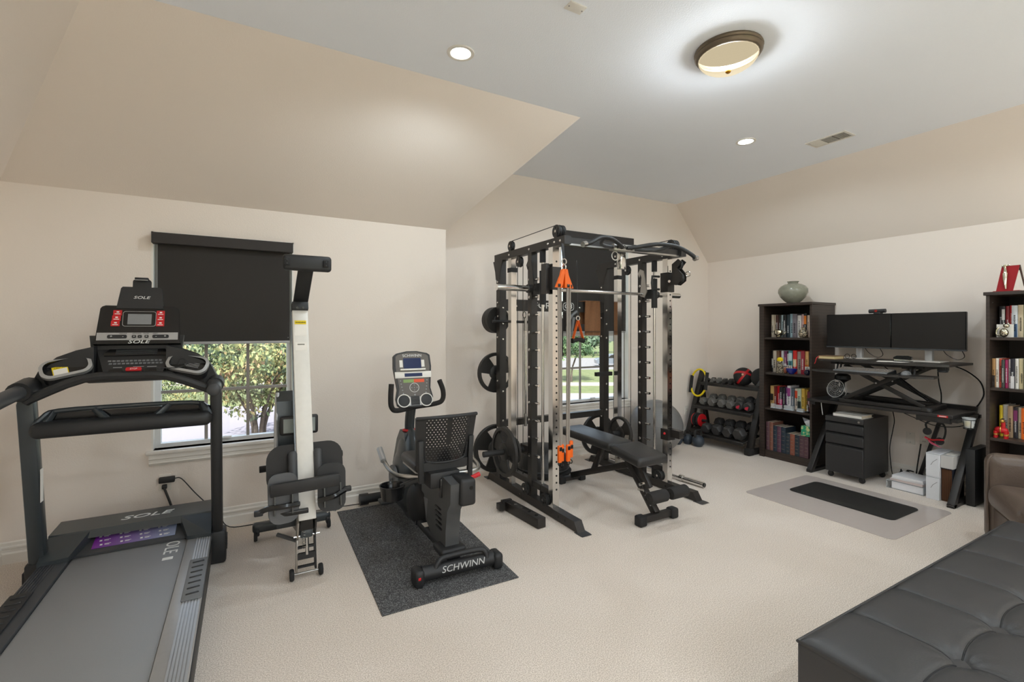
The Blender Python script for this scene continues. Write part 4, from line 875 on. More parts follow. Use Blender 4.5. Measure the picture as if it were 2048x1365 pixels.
plate('medium black grip plate on the inner right sleeve of the rack', (3.30, 3.62, .45), .165, .034, True, 'x')

# ---------------------------------------------------------------- things hanging on the rack
def cuff(par, p, q, w, m=ORG): part(par, 'handle', B().bar(p, q, w, .02, .006), m)
t = wthing('resistance_bands', 'set of grey resistance tubes with orange grips hanging from the rack', 'resistance bands', (2.11, 2.92, .45))
part(t, 'snap_hook', B().torus((2.105, 2.925, 2.01), (0, 1, 0), .02, .005, 16, 6).torus((2.105, 2.925, 1.965), (1, 0, 0), .022, .005, 16, 6), CHR)
part(t, 'hook_strap', B().bar((2.105, 2.93, 2.03), (2.105, 2.95, 2.15), .02, .008), BLKP)
for i, (dx, dy, x2) in enumerate(((-.06, -.01, -.04), (-.022, .015, -.012), (.022, -.012, .018), (.06, .01, .05))):
    g = part(t, 'upper_grip', B().pris([(2.105 + dx * .2 - .012, 1.95), (2.105 + dx * .2 + .012, 1.95), (2.105 + dx + .028, 1.81), (2.105 + dx - .028, 1.81)], 'y', 2.915 + dy, 2.935 + dy), ORG)
    part(g, 'grip_badge', B().rb((2.105 + dx, 2.912 + dy, 1.825), (.024, .006, .024), .004), BLKG)
    part(t, 'band', B().tube([(2.105 + dx, 2.925 + dy, 1.81), (2.105 + dx * .7 + x2 * .3, 2.925 + dy, 1.3), (2.105 + x2, 2.925 + dy, .62)], .0085, 8), mat('grey_tube', (150, 142, 134), .5))
    z = .62 if i != 1 else .6
    lg = part(t, 'lower_grip', B().rb((2.105 + x2 * 1.3, 2.92 + dy, z - .06 + (i % 2) * .02), (.032, .026, .13), .008), ORG)
    part(lg, 'grip_badge', B().rb((2.105 + x2 * 1.3, 2.905 + dy, z - .02), (.022, .006, .03), .004), BLKG)
    part(lg, 'grip_ring', B().torus((2.105 + x2 * 1.3, 2.92 + dy, z - .135), (1, .3, 0), .014, .004, 14, 6), BLKG)
t = wthing('pulldown_strap', 'orange strap handle with black foam grip hanging before the far window', 'exercise strap', (2.75, 3.6, 1.35))
for s in (-1, 1): part(t, 'strap', B().bar((2.75, 3.6, 1.58), (2.75 + s * .06, 3.6, 1.40), .035, .004), ORG)
part(t, 'grip', B().tube([(2.68, 3.6, 1.385), (2.75, 3.6, 1.40), (2.82, 3.6, 1.385)], [.025, .018, .025], 12), FOAM)
part(t, 'hook', B().torus((2.75, 3.6, 1.60), (0, 1, 0), .02, .005, 14, 6), CHR); part(t, 'cord', B().cyl((2.75, 3.6, 1.62), (2.75, 3.62, 2.15), .003, n=6), BLKG)
t = wthing('triceps_rope', 'black braided triceps rope hanging on the logo beam of the rack', 'exercise rope', (2.766, 3.93, 1.23))
for x in (2.735, 2.797):
    r_ = part(t, 'rope', B().tube([(2.766, 3.935, 1.66), (x, 3.93, 1.58), (x, 3.93, 1.25)], [.011, .014, .014], 8, sub=3), FOAM); part(r_, 'rope_end', B().cyl((x, 3.93, 1.225), (x, 3.93, 1.26), .02), RUB)
part(t, 'ring', B().torus((2.766, 3.965, 1.665), (1, 0, 0), .022, .004, 16, 6), CHR)
t = wthing('lat_pulldown_bar', 'long chrome cable bar hanging upright inside the rack', 'cable bar', (2.36, 3.93, .55))
part(t, 'bar', B().cyl((2.36, 3.915, .56), (2.36, 3.915, 1.60), .013), CHR); part(t, 'hook', B().torus((2.36, 3.935, 1.635), (1, 0, 0), .03, .005, 18, 6), CHR)
for z in (.56, 1.48): part(t, 'knurled_grip', B().cyl((2.36, 3.915, z), (2.36, 3.915, z + .12), .0155), STL)
t = wthing('ankle_strap', 'grey strap loop hanging between the orange strap and the towel', 'strap', (2.96, 3.93, 1.4)); part(t, 'strap_loop', B().tube([(3.01, 3.96, 1.68), (2.93, 3.96, 1.62), (2.89, 3.96, 1.5), (2.92, 3.96, 1.42), (2.95, 3.96, 1.5), (2.97, 3.96, 1.62)], .016, 8, sub=3), GRY)
b = B(); NX, NZ = 14, 22
def tw(i, j, s):
    x = 3.125 + .2 * i / NX; v = j / NZ; w_ = .006 * math.sin(i * 1.1 + 3 * v)
    return (x, s + w_, 1.79 - .36 * v) if True else 0
for side, y in ((0, 3.972), (1, 3.962)):
    for i in range(NX + 1):
        for j in range(NZ + 1): b.v.append(tw(i, j, y))
n1 = (NX + 1) * (NZ + 1)
for k in (0, n1):
    for i in range(NX):
        for j in range(NZ): b.f.append((k + i * (NZ + 1) + j, k + (i + 1) * (NZ + 1) + j, k + (i + 1) * (NZ + 1) + j + 1, k + i * (NZ + 1) + j + 1))
TWL = mat('brown_towel_cloth', (134, 94, 64), .95, var=.15, scale=60, bump=.5, bscale=300)
t = wthing('hand_towel', 'brown hand towel draped over the logo beam of the rack', 'towel', (3.22, 4.0, 1.43))
part(t, 'front_flap', b, TWL); part(t, 'fold', B().rbx(3.125, 3.325, 3.962, 4.075, 1.787, 1.798, .004), TWL); part(t, 'back_flap', B().rbx(3.13, 3.325, 4.06, 4.072, 1.55, 1.79, .004), TWL); part(t, 'hem', B().bx(3.125, 3.325, 3.955, 3.963, 1.46, 1.475), mat('brown_hem', (96, 68, 50), .95))

# ---------------------------------------------------------------- bench
t = wthing('weight_bench', 'black adjustable weight bench with foam rollers inside the rack', 'weight bench', (2.79, 3.2, 0))
def tilt(x0, x1, y0, y1, z0, z1, th): 
    L = math.hypot(y1 - y0, z1 - z0); return B().rb(((x0 + x1) / 2, (y0 + y1) / 2, (z0 + z1) / 2), (x1 - x0, L, th), .028, 4, (math.atan2(z1 - z0, y1 - y0), 0, 0))
part(t, 'seat_pad', tilt(2.63, 2.95, 2.68, 3.02, .455, .505, .075), VINYL)
part(t, 'back_pad', tilt(2.65, 2.93, 3.05, 3.78, .50, .515, .07), VINYL)
part(t, 'front_foot', B().rbx(2.62, 2.96, 2.625, 2.675, .02, .07, .006), BLK)
for x in (2.62, 2.96): part(t, 'foot_cap', B().rb((x, 2.65, .04), (.075, .075, .08), .016, 3), RUB)
part(t, 'rear_foot', B().rbx(2.66, 2.92, 3.73, 3.78, .02, .065, .006), BLK)
for x in (2.67, 2.91): part(t, 'foot_cap', B().rb((x, 3.755, .036), (.07, .07, .072), .014, 3), RUB)
ps = part(t, 'front_post', B().bar((2.79, 2.66, .06), (2.79, 2.98, .43), .055, .055, .006), BLK)
part(t, 'main_spine', B().bar((2.79, 2.93, .38), (2.79, 3.74, .07), .05, .055, .006), BLK); part(t, 'rear_strut', B().bar((2.79, 3.42, .2), (2.79, 3.28, .46), .04, .04, .005), BLK)
part(t, 'seat_bracket', B().bar((2.79, 2.72, .24), (2.79, 2.86, .43), .035, .04, .005), BLK); part(t, 'pad_rail', B().bx(2.77, 2.81, 3.02, 3.7, .44, .475), BLK)
for i in range(4): part(ps, 'adjustment_hole', B().cyl((2.762, 2.69 + i * .025, .12 + i * .029), (2.7605, 2.69 + i * .025, .12 + i * .029), .008, n=8), SLV)
part(t, 'roller_arm', B().bar((2.79, 2.70, .14), (2.79, 2.54, .245), .03, .03, .004), BLK); part(t, 'roller_axle', B().cyl((2.57, 2.54, .245), (3.01, 2.54, .245), .011), CHR)
for x in (2.59, 2.81): part(t, 'foam_roller', B().lathe([(.012, 0), (.04, .003), (.046, .012), (.046, .168), (.04, .177), (.012, .18)], (x, 2.54, .245), (1, 0, 0), 24), FOAM)
part(t, 'pop_pin', B().cyl((2.75, 2.76, .22), (2.7, 2.755, .235), .011, n=10), CHR); part(t, 'adjust_knob', B().cyl((2.84, 3.5, .15), (2.9, 3.5, .15), .014, n=10), RUB)
for y, z in ((2.95, .41), (3.06, .40), (2.8, .25)): part(t, 'pivot_bolt', B().cyl((2.757, y, z), (2.823, y, z), .013, n=10), CHR)

# ---------------------------------------------------------------- floor items round the rack
t = wthing('barbell', 'chrome barbell lying on the carpet right of the rack', 'barbell', (3.72, 3.6, 0))
part(t, 'shaft', B().cyl((3.70, 3.93, .03), (3.74, 3.22, .03), .0145), CHR)
for p, q in (((3.741, 3.21, .03), (3.755, 2.98, .03)), ((3.699, 3.94, .03), (3.685, 4.2, .03))): part(t, 'sleeve', B().cyl(p, q, .0265, n=20), CHR)
part(t, 'collar', B().cyl((3.7385, 3.25, .032), (3.741, 3.21, .032), .032, n=20), CHR); part(t, 'collar', B().cyl((3.7, 3.91, .032), (3.6985, 3.945, .032), .032, n=20), CHR)
single('barbell_end_cap', B().cyl((3.755, 2.979, .03), (3.7555, 2.974, .03), .02, n=16), BLKG, 'small dark end cap on the near barbell sleeve', 'end cap', (3.755, 2.976, .03))
t = wthing('balance_trainer', 'black half ball balance trainer on the floor inside the rack', 'balance ball', (2.70, 4.12, 0))
part(t, 'platform', B().lathe([(0, .0), (.25, 0), (.28, .02), (.29, .045), (.27, .06), (0, .06)], (2.70, 4.12, 0), n=40), RUB)
part(t, 'dome', B().lathe([(.262, .06), (.258, .13), (.235, .2), (.19, .255), (.11, .295), (0, .31)], (2.70, 4.12, 0), n=40), VINYL)
part(t, 'groove_ring', B().torus((2.70, 4.12, .075), (0, 0, 1), 0.264, .008, 40, 6), DGR)
t = wthing('rack_extension_tube', 'short black square steel tube with holes on the carpet left of the rack', 'steel tube', (1.93, 3.2, 0))
eb = part(t, 'tube', B().bar((1.90, 3.42, .04), (1.94, 2.98, .04), .075, .075, .004), BLK)
for i in range(4): part(eb, 'tube_hole', B().cyl((1.935 - i * .009, 3.05 + i * .09, .0778), (1.935 - i * .009, 3.05 + i * .09, .0787), .014, n=10), BLKG)
part(t, 'clamp', B().bx(1.84, 1.93, 3.42, 3.45, .005, .085).bx(1.8, 1.85, 3.39, 3.45, .02, .07), BLK)
BALL = wave('gym_ball_vinyl', (112, 112, 112), (122, 122, 122), 30, 'Z', .32, bump=.3)
single('exercise_ball', B().sph((4.35, 4.15, .318), .318, 48, 32), BALL, 'large grey exercise ball behind the right side of the rack', 'exercise ball', (4.35, 4.15, 0))
KB = mat('kettlebell_vinyl', (58, 66, 76), .45)
def kettle(label, x, y, r):
    t = wthing('kettlebell', label, 'kettlebell', (x, y, 0), 'kettlebells by the dumbbell rack')
    part(t, 'bell', B().lathe([(0, 0), (r * .6, 0), (r * .95, r * .5), (r, r * .9), (r * .85, r * 1.5), (r * .4, r * 1.85), (0, r * 1.9)], (x, y, 0), n=24), KB)
    part(t, 'handle', B().tube([(x - r * .6, y, r * 1.45), (x - r * .8, y, r * 2.1), (x - r * .5, y, r * 2.65), (x + r * .5, y, r * 2.65), (x + r * .8, y, r * 2.1), (x + r * .6, y, r * 1.45)], r * .19, 8, sub=3), IRON)
kettle('leftmost kettlebell of three, half hidden by the exercise ball', 4.9, 4.3, .064); kettle('middle blue grey kettlebell in the row of three', 5.03, 4.25, .066); kettle('largest kettlebell, next to the dumbbell rack foot', 5.035, 4.09, .076)

# ---------------------------------------------------------------- dumbbell rack
t = wthing('dumbbell_rack', 'black three tier dumbbell rack in the room corner', 'dumbbell rack', (5.45, 3.93, 0))
DX = lambda z: 5.20 + (z - .1) * .36
for y in (3.50, 4.40):
    part(t, 'side_frame', B().bar((5.2, y, .02), (DX(.92 if y > 4 else .74) + .02, y, .92 if y > 4 else .74), .05, .07, .004, (0, 1, 0)), BLK)
    part(t, 'foot', B().rb((5.4, y, .03), (.5, .065, .06), .008), BLK); part(t, 'foot_cap', B().rb((5.2, y, .04), (.09, .08, .08), .01), RUB)
    part(t, 'back_strut', B().bar((5.63, y, .05), (5.5, y, .72), .05, .05, .003, (0, 1, 0)), BLK)
SHF = {0: (.135, 5.13, 5.46), 1: (.465, 5.27, 5.6), 2: (.765, 5.43, 5.72)}
for k, (z, x0, x1) in SHF.items():
    til = 0 if k == 2 else .18
    sh = part(t, 'shelf', B().rb(((x0 + x1) / 2, 3.95, z + (x1 - x0) / 2 * til), (x1 - x0, .84 if k < 2 else .92, .02), .003, 1, (0, -til, 0)), BLK)
    part(sh, 'shelf_lip', B().rb((x0, 3.95, z - .01), (.016, .84 if k < 2 else .92, .036), .003, 1), BLK)
RUBB = mat('rubber_hex', (56, 55, 55), .42, bump=.1, bscale=300); GHEX = mat('grey_hex', (104, 102, 98), .4)
def dumbbell(label, c, r, L, m=RUBB, tilt=0, n=6, lab=None, group='dumbbells on the rack'):
    """lies along the shelf depth: near head towards the room"""
    t = thing('dumbbell', label, 'dumbbell', c, 0, group)
    R = Euler((0, -tilt, 0)).to_matrix(); d = R @ V((1, 0, 0))
    part(t, 'handle', B().cyl(d * -L * .3, d * L * .3, .014, n=12), CHR if m is RUBB else m)
    for s in (-1, 1):
        hl = L * .3
        b = B(); k = []
        ang = [2 * PI * i / n + PI / n * (n == 6) * 0 for i in range(n)]
        for w, q in ((s * (L / 2 - hl), .8), (s * (L / 2 - hl * .8), 1), (s * (L / 2 - hl * .2), 1), (s * L / 2, .82)):
            k.append([tuple(R @ V((w, math.cos(a) * r * q, math.sin(a) * r * q))) for a in ang])
        for row in k: b.v += row
        for i in range(3):
            for j in range(n): b.f.append((i * n + j, i * n + (j + 1) % n, (i + 1) * n + (j + 1) % n, (i + 1) * n + j))
        b.f += [tuple(range(n)), tuple(range(3 * n, 4 * n))]
        h = part(t, 'head', b, m)
        if s < 0 and lab: part(h, 'red_marking', B().box(tuple(R @ V((-L / 2 - .001, -r * .12, 0))), (.002, r * .35, r * 1.1), (.35, 0, 0)).box(tuple(R @ V((-L / 2 - .001, r * .3, -r * .15))), (.002, r * .3, r * .7), (.35, 0, 0)), lab)
    return t
ORD = ['first', 'second', 'third', 'fourth', 'fifth', 'sixth', 'seventh', 'eighth', 'ninth', 'tenth', 'eleventh', 'twelfth', 'thirteenth', 'fourteenth']
for i, y in enumerate((4.085, 3.925, 3.77, 3.62)):
    r = .066 + .0035 * i; dumbbell('large black hex dumbbell on the lowest tier, %s from the corner' % ORD[i], (5.325, y, .135 + .036 + r * .866 + .014), r, .36, RUBB, .18)
RDP = mat('red_marking', (190, 36, 60), .5)
for i, (y, r, m, n, lb) in enumerate(((4.25, .05, GHEX, 6, None), (4.115, .055, GHEX, 6, None), (3.97, .055, GHEX, 6, None), (3.845, .055, GHEX, 6, None), (3.715, .058, RUBB, 14, RDP), (3.595, .058, RUBB, 14, RDP))):
    dumbbell(('round black dumbbell with red marking' if lb else 'grey hex dumbbell') + ' on the middle tier, %s from the corner' % ORD[i], (5.445, y, .465 + .033 + r * (.866 if n == 6 else 1) + .012), r, .29, m, .18, n, lb)
for i, (y, r, m) in enumerate(((4.30, .032, IRON), (4.21, .034, GHEX), (4.12, .034, GHEX), (4.03, .036, IRON), (3.94, .036, IRON))):
    dumbbell('small ' + ('grey' if m is GHEX else 'black') + ' dumbbell on the top tier, %s from the corner' % ORD[i], (5.55, y, .776 + r * .866), r, .19, m)
b = B().sph((5.53, 3.80, .776 + .115), .115, 32, 20)
t = wthing('medicine_ball', 'black and red striped medicine ball on the dumbbell rack', 'medicine ball', (5.53, 3.80, .776)); part(t, 'ball', b, RUB)
def stripe(par, c, r, ax, w, m, name='stripe'):
    part(par, name, B().lathe([(r * math.cos(a), r * math.sin(a)) for a in [(-w + 2 * w * i / 6) for i in range(7)]], c, ax, 40, False), m)
stripe(t, (5.53, 3.80, .891), .1165, (.55, .15, .82), .13, RED); stripe(t, (5.53, 3.80, .891), .1165, (-.4, .75, .6), .12, RED)
part(t, 'valve_cap', B().sph((5.43, 3.74, .925), .016, 10, 8), mat('skin_tone_cap', (222, 170, 140), .5))
t = wthing('medicine_ball', 'dark medicine ball with grey stripe half hidden behind the bookcase', 'medicine ball', (5.53, 3.555, .776)); part(t, 'ball', B().sph((5.53, 3.555, .776 + .12), .12, 32, 20), RUB); stripe(t, (5.53, 3.555, .896), .1215, (-.5, .7, .45), .14, GRY)
t = wthing('ab_wheel', 'red and black exercise wheel on the lowest tier of the dumbbell rack', 'exercise wheel', (5.3, 4.31, .165))
for y in (4.245, 4.305): part(t, 'wheel', B().lathe([(.02, -.018), (.07, -.018), (.09, -.012), (.092, 0), (.09, .012), (.07, .018), (.02, .018)], (5.28, y, .285), (0, 1, 0), 32), RUB)
for y in (4.226, 4.33): part(t, 'red_rim', B().ring((5.28, y, .285), (0, 1, 0), .084, .05, .012), RED)
part(t, 'hub', B().cyl((5.28, 4.22, .285), (5.28, 4.335, .285), .05), RED); part(t, 'handle', B().tube([(5.28, 4.155, .29), (5.28, 4.225, .285)], .018, 12), FOAM); part(t, 'handle', B().cyl((5.28, 4.33, .285), (5.28, 4.363, .285), .018), FOAM)
t = wthing('resistance_ring', 'yellow tube with black foam grips hanging on the dumbbell rack post', 'resistance tube', (5.45, 4.38, .5))
ctr, pts = V((5.45, 4.35, .72)), []
for i in range(20):
    a = 2 * PI * i / 20; pts.append((5.362 + .03 * math.sin(a), 4.365 + .125 * math.cos(a) - (.02), .77 + .18 * math.sin(a)))
part(t, 'tube', B().tube(pts, .013, 8, True), YEL)
for i in (9, 19): a, c = V(pts[i]), V(pts[(i + 2) % 20]); part(t, 'foam_grip', B().cyl(a - (c - a) * .8, c + (c - a) * .3, .022, n=12), FOAM)
# ================================================================= bookcases and books
WOOD = wave('espresso_wood', (52, 43, 38), (62, 51, 45), 9, 'Z', .38, 2.5); WOODD = mat('espresso_inner', (40, 33, 30), .5)
def bookcase(label, x0, x1, y0, y1, H, shelves, stile=.0):
    t = wthing('bookcase', label, 'bookcase', ((x0 + x1) / 2, (y0 + y1) / 2, 0))
    part(t, 'top_panel', B().rbx(x0 - .02, x1, y0 - .012, y1 + .012, H - .028, H, .003, 1), WOOD)
    part(t, 'side_panel', B().bx(x0, x1, y0, y0 + .022, 0, H - .028), WOOD); part(t, 'side_panel', B().bx(x0, x1, y1 - .022, y1, 0, H - .028), WOOD)
    if stile: part(t, 'front_stile', B().bx(x0 - .006, x0 + .02, y1 - stile, y1 + .002, 0, H - .028), WOOD)
    part(t, 'back_panel', B().bx(x1 - .012, x1 - .002, y0 + .022, y1 - .022, .04, H - .028), WOODD)
    part(t, 'kick_plate', B().bx(x0 + .015, x0 + .035, y0 + .022, y1 - .022, 0, shelves[-1] - .022), WOOD)
    for z in shelves: part(t, 'shelf', B().bx(x0 + .012, x1 - .012, y0 + .022, y1 - .022, z - .022, z), WOOD)
    part(t, 'shelf_pin', B().cyl((x0 + .05, y1 - .024, H - .085), (x0 + .05, y1 - .03, H - .085), .005, n=8), STL)
    return t
S1 = (1.40, .99, .58, .085); S2 = (1.43, 1.02, .61, .085)
bookcase('dark wood bookcase with a celadon vase on top left of the desk', 5.30, 5.762, 2.84, 3.43, 1.79, S1, .055)
bookcase('dark wood bookcase at the right edge behind the leather armchair', 5.30, 5.762, .87, 1.47, 1.80, S2)
PAGE = mat('book_pages', (216, 204, 182), .9)
def cn(c):
    r, g, b = c; mx = max(c); mn = min(c)
    if mx < 62: return 'black'
    if mn > 188: return 'white' if r - b < 22 else 'cream'
    if mx - mn < 26: return 'grey' if mx > 110 else 'charcoal'
    if r > 170 and g > 140: return 'yellow' if b < 95 else 'tan'
    if r > 190 and g > 75 and b < 90: return 'orange'
    if r > 150 and g < 80: return 'magenta' if b > 75 else 'red'
    if b > r + 12 and b > g: return 'navy' if mx < 110 else 'blue'
    if g > r + 6: return 'green' if mx < 140 else 'teal'
    return 'plum' if b > g + 8 else 'brown'
def bcol(c, leather=False):
    k = 'book_%s_%d_%d_%d' % (('leather' if leather else 'cover',) + tuple(c)); return mat(k, c, .5 if not leather else .45, var=.12, scale=60, bump=.1 if leather else 0, bscale=250)
def book(label, x, y1, th, z, h, dep, c, c2=None, leather=False, seed=0):
    """stands upright, spine at x facing the room, left side at y1"""
    y0 = y1 - th; g = .0022 if th > .012 else .0015
    t = wthing('book', label, 'book', (x + dep / 2, (y0 + y1) / 2, z), 'leather bound volumes' if leather else 'books on the shelves')
    m = bcol(c, leather); sp = .006 if leather else .003
    cv = part(t, 'cover', B().bx(x, x + dep, y0, y0 + g, z, z + h).bx(x, x + dep, y1 - g, y1, z, z + h).pris([(x, y0), (x - sp * .7, y0 + th * .2), (x - sp, (y0 + y1) / 2), (x - sp * .7, y1 - th * .2), (x, y1), (x + g, y1), (x + g, y0)], 'z', z, z + h), m)
    part(t, 'pages', B().bx(x + g, x + dep - .004, y0 + g, y1 - g, z + .003, z + h - .004), PAGE)
    rnd = random.Random(seed)
    if leather:
        for i in range(5): part(cv, 'raised_band', B().rbx(x - sp - .0018, x - sp * .4, y0 + th * .22, y1 - th * .22, z + h * (.14 + .17 * i), z + h * (.14 + .17 * i) + .0032, .001, 1), mat('gilt_band', (150, 136, 118), .45, .3))
        return t
    k = rnd.random(); yc = (y0 + y1) / 2; xs = x - sp - .0006
    if c2:
        a, b_ = ((.0, .42) if k < .4 else ((.55, .9) if k < .75 else (.3, .62)))
        part(cv, 'spine_panel', B().bx(xs, x - sp * .3, y0 + th * .06, y1 - th * .06, z + h * a + .001, z + h * b_), bcol(c2))
    tm = TXT if sum(c) < 330 else BLKG
    b = B(); zz = z + h * .2
    n = 7 + int(rnd.random() * 6)
    for i in range(n):                       # title lettering runs up the spine
        hh = h * .045; w_ = th * rnd.uniform(.25, .42); b.bx(xs - .0006, xs, yc - w_ / 2, yc + w_ / 2, zz, zz + hh * .55); zz += hh * 1.05
    part(cv, 'title_print', b, tm, kind='stuff')
    return t
def row(which, shelf, x, y, z, dep, items, leather=False, seed=0, ymin=None):
    z += .0008
    for i, it in enumerate(items):
        th, h, c = it[0], it[1], it[2]; c2 = it[3] if len(it) > 3 else None
        nm = cn(c) + (' leather bound volume' if leather else ' book')
        book('%s, %s from the left on the %s shelf of the %s bookcase' % (nm, ORD[i], shelf, which), x + (.012 * ((i * 7 + seed) % 3) if not leather else 0), y, th - .0008, z, h, dep, c, c2, leather, seed * 31 + i); y -= th
VB = 'vase-topped'
row(VB, 'top', 5.43, 3.375, 1.40, .17, [(.03, .265, (208, 194, 172)), (.03, .262, (214, 200, 178)), (.03, .26, (74, 46, 38)), (.022, .255, (52, 48, 46)), (.034, .26, (188, 206, 210)), (.036, .258, (34, 33, 34), (92, 92, 92)), (.032, .262, (44, 56, 62)), (.04, .27, (150, 176, 184)), (.05, .268, (118, 112, 118)), (.04, .25, (226, 220, 214)), (.036, .262, (206, 170, 164)), (.03, .272, (38, 42, 44), (226, 128, 40)), (.026, .25, (226, 200, 178)), (.055, .295, (196, 40, 44), (214, 30, 30))], seed=1)
row(VB, 'second', 5.43, 3.38, .99, .17, [(.032, .25, (44, 42, 42), (196, 190, 180)), (.036, .252, (200, 188, 170)), (.032, .25, (122, 92, 70)), (.03, .248, (120, 44, 40)), (.026, .255, (196, 196, 200)), (.03, .25, (120, 56, 96), (216, 208, 210)), (.028, .245, (48, 46, 50), (206, 206, 206)), (.044, .258, (72, 132, 140), (190, 210, 212)), (.042, .262, (214, 44, 36), (222, 196, 150)), (.052, .25, (160, 148, 138)), (.042, .262, (156, 42, 56)), (.036, .256, (224, 176, 110), (224, 120, 36)), (.028, .24, (60, 56, 58)), (.044, .258, (176, 40, 62), (190, 90, 90))], seed=2)
row(VB, 'third', 5.43, 3.38, .58, .17, [(.038, .245, (206, 168, 108), (60, 50, 44)), (.03, .24, (112, 36, 36)), (.04, .245, (206, 28, 40)), (.036, .24, (44, 42, 46), (200, 60, 120)), (.022, .235, (38, 36, 38)), (.034, .245, (104, 58, 112)), (.038, .265, (226, 222, 226), (150, 60, 130)), (.034, .24, (86, 98, 110)), (.042, .238, (222, 206, 190), (214, 74, 40)), (.04, .245, (186, 200, 176), (38, 52, 48)), (.034, .248, (222, 184, 80)), (.034, .24, (172, 138, 40)), (.034, .225, (110, 40, 56)), (.04, .232, (130, 44, 60), (60, 40, 60))], seed=3)
row(VB, 'bottom', 5.335, 3.375, .085, .2, [(.044, .325, (94, 66, 74)), (.042, .325, (128, 84, 70)), (.046, .292, (38, 52, 66)), (.048, .292, (96, 62, 80)), (.052, .292, (36, 50, 64)), (.05, .232, (44, 56, 66)), (.052, .232, (140, 82, 64)), (.05, .232, (40, 52, 62)), (.05, .232, (88, 62, 70)), (.048, .23, (94, 64, 72))], True, 4)
RB = 'far right'
row(RB, 'top', 5.43, 1.432, 1.43, .17, [(.022, .255, (38, 34, 34)), (.02, .255, (36, 36, 36), (200, 196, 190)), (.022, .255, (120, 26, 32)), (.016, .26, (206, 38, 40)), (.034, .258, (214, 218, 222), (70, 96, 130)), (.03, .262, (206, 188, 156)), (.03, .26, (40, 140, 124)), (.03, .25, (120, 90, 70)), (.03, .24, (60, 80, 110))], seed=5)
row(RB, 'middle', 5.345, 1.446, 1.02, .17, [(.02, .235, (176, 134, 84), (50, 40, 36)), (.018, .238, (232, 226, 214)), (.018, .236, (208, 90, 70)), (.018, .228, (62, 70, 64)), (.018, .228, (166, 40, 90)), (.016, .232, (226, 218, 216)), (.024, .238, (40, 38, 48), (210, 206, 206)), (.02, .24, (226, 222, 214)), (.028, .24, (224, 208, 164)), (.03, .24, (78, 80, 62)), (.03, .23, (150, 60, 50)), (.03, .23, (210, 200, 180))], seed=6)
row(RB, 'third', 5.44, 1.43, .61, .17, [(.02, .255, (210, 182, 36)), (.032, .262, (196, 192, 186)), (.03, .258, (170, 142, 112)), (.026, .25, (44, 42, 48), (130, 50, 100)), (.022, .25, (218, 204, 178)), (.032, .25, (232, 108, 30)), (.03, .24, (90, 60, 50))], seed=7)

# ---------------------------------------------------------------- ornaments
CEL = spotted('celadon_glaze', (136, 136, 120), (148, 148, 134), 40, .5, .18, wid=.3)
vz = [(.0, 0), (.045, 0), (.06, .006), (.09, .03), (.13, .075), (.152, .125), (.15, .165), (.125, .2), (.085, .222), (.056, .228), (.05, .235), (.056, .248), (.062, .254), (.05, .25), (.042, .235), (.03, .15), (0, .03)]
single('vase', B().lathe(vz, (5.50, 3.155, 1.79), n=48), CEL, 'round celadon green vase on top of the left bookcase', 'vase', (5.50, 3.155, 1.79))
GLS = mat('clear_glass', (225, 230, 232), .05, spec=.8, alpha=.35); SILV = mat('polished_silver', (206, 200, 180), .12, 1)
t = wthing('silver_bowl', 'round silver lidded pot with looped handles on the top bookcase shelf', 'pot', (5.35, 3.26, 1.40))
part(t, 'pot', B().lathe([(.022, 0), (.026, .008), (.018, .016), (.04, .03), (.05, .055), (.044, .08), (.02, .095), (0, .097)], (5.365, 3.24, 1.40), n=24), SILV)
for s in (-1, 1): part(t, 'loop_handle', B().tube([(5.365, 3.24 + s * .045, 1.47), (5.365, 3.24 + s * .085, 1.465), (5.365, 3.24 + s * .05, 1.43)], .003, 6, sub=3), SILV)
MOS = spotted('mosaic_glaze', (70, 62, 52), (206, 190, 160), 90, .55, .3)
single('bud_vase', B().lathe([(0, 0), (.03, 0), (.045, .025), (.048, .05), (.035, .085), (.022, .1), (.025, .115), (0, .115)], (5.365, 2.965, 1.40), n=24), MOS, 'small round dark patterned jar on the top bookcase shelf', 'jar', (5.365, 2.965, 1.40))
t = wthing('figurine', 'ornate figurine with yellow headdress on the second bookcase shelf', 'figurine', (5.36, 3.22, .99))
part(t, 'body', B().lathe([(0, 0), (.04, 0), (.042, .02), (.03, .05), (.035, .08), (.02, .105), (0, .11)], (5.365, 3.225, .99), n=16), MOS); part(t, 'head', B().sph((5.365, 3.225, 1.12), .022, 14, 10), SILV); part(t, 'headdress', B().lathe([(.03, 0), (.034, .02), (.02, .04), (0, .045)], (5.365, 3.225, 1.128), n=16), YEL)
part(t, 'side_figure', B().sph((5.37, 3.165, 1.025), (.022, .02, .035), 14, 10), mat('terracotta', (150, 84, 60), .6))
single('glass_bowl', B().lathe([(0, 0), (.022, 0), (.024, .006), (.05, .03), (.06, .06), (.056, .06), (.045, .032), (.018, .012), (0, .012)], (5.35, 3.085, .99), n=28), mat('cobalt_glass', (22, 34, 130), .1, coat=.5), 'cobalt blue glass bowl on the second bookcase shelf', 'bowl', (5.35, 3.085, .99))
single('glass_ball', B().sph((5.345, 2.912, 1.022), .032, 20, 14), mat('navy_glass', (16, 20, 44), .06, coat=.6), 'dark blue glass ball on the second bookcase shelf', 'ball', (5.345, 2.912, .99))
PIC = spotted('photo_print', (214, 200, 180), (84, 80, 96), 45, .52, .4); PIC2 = spotted('photo_print_two', (196, 206, 200), (110, 56, 60), 60, .54, .4)
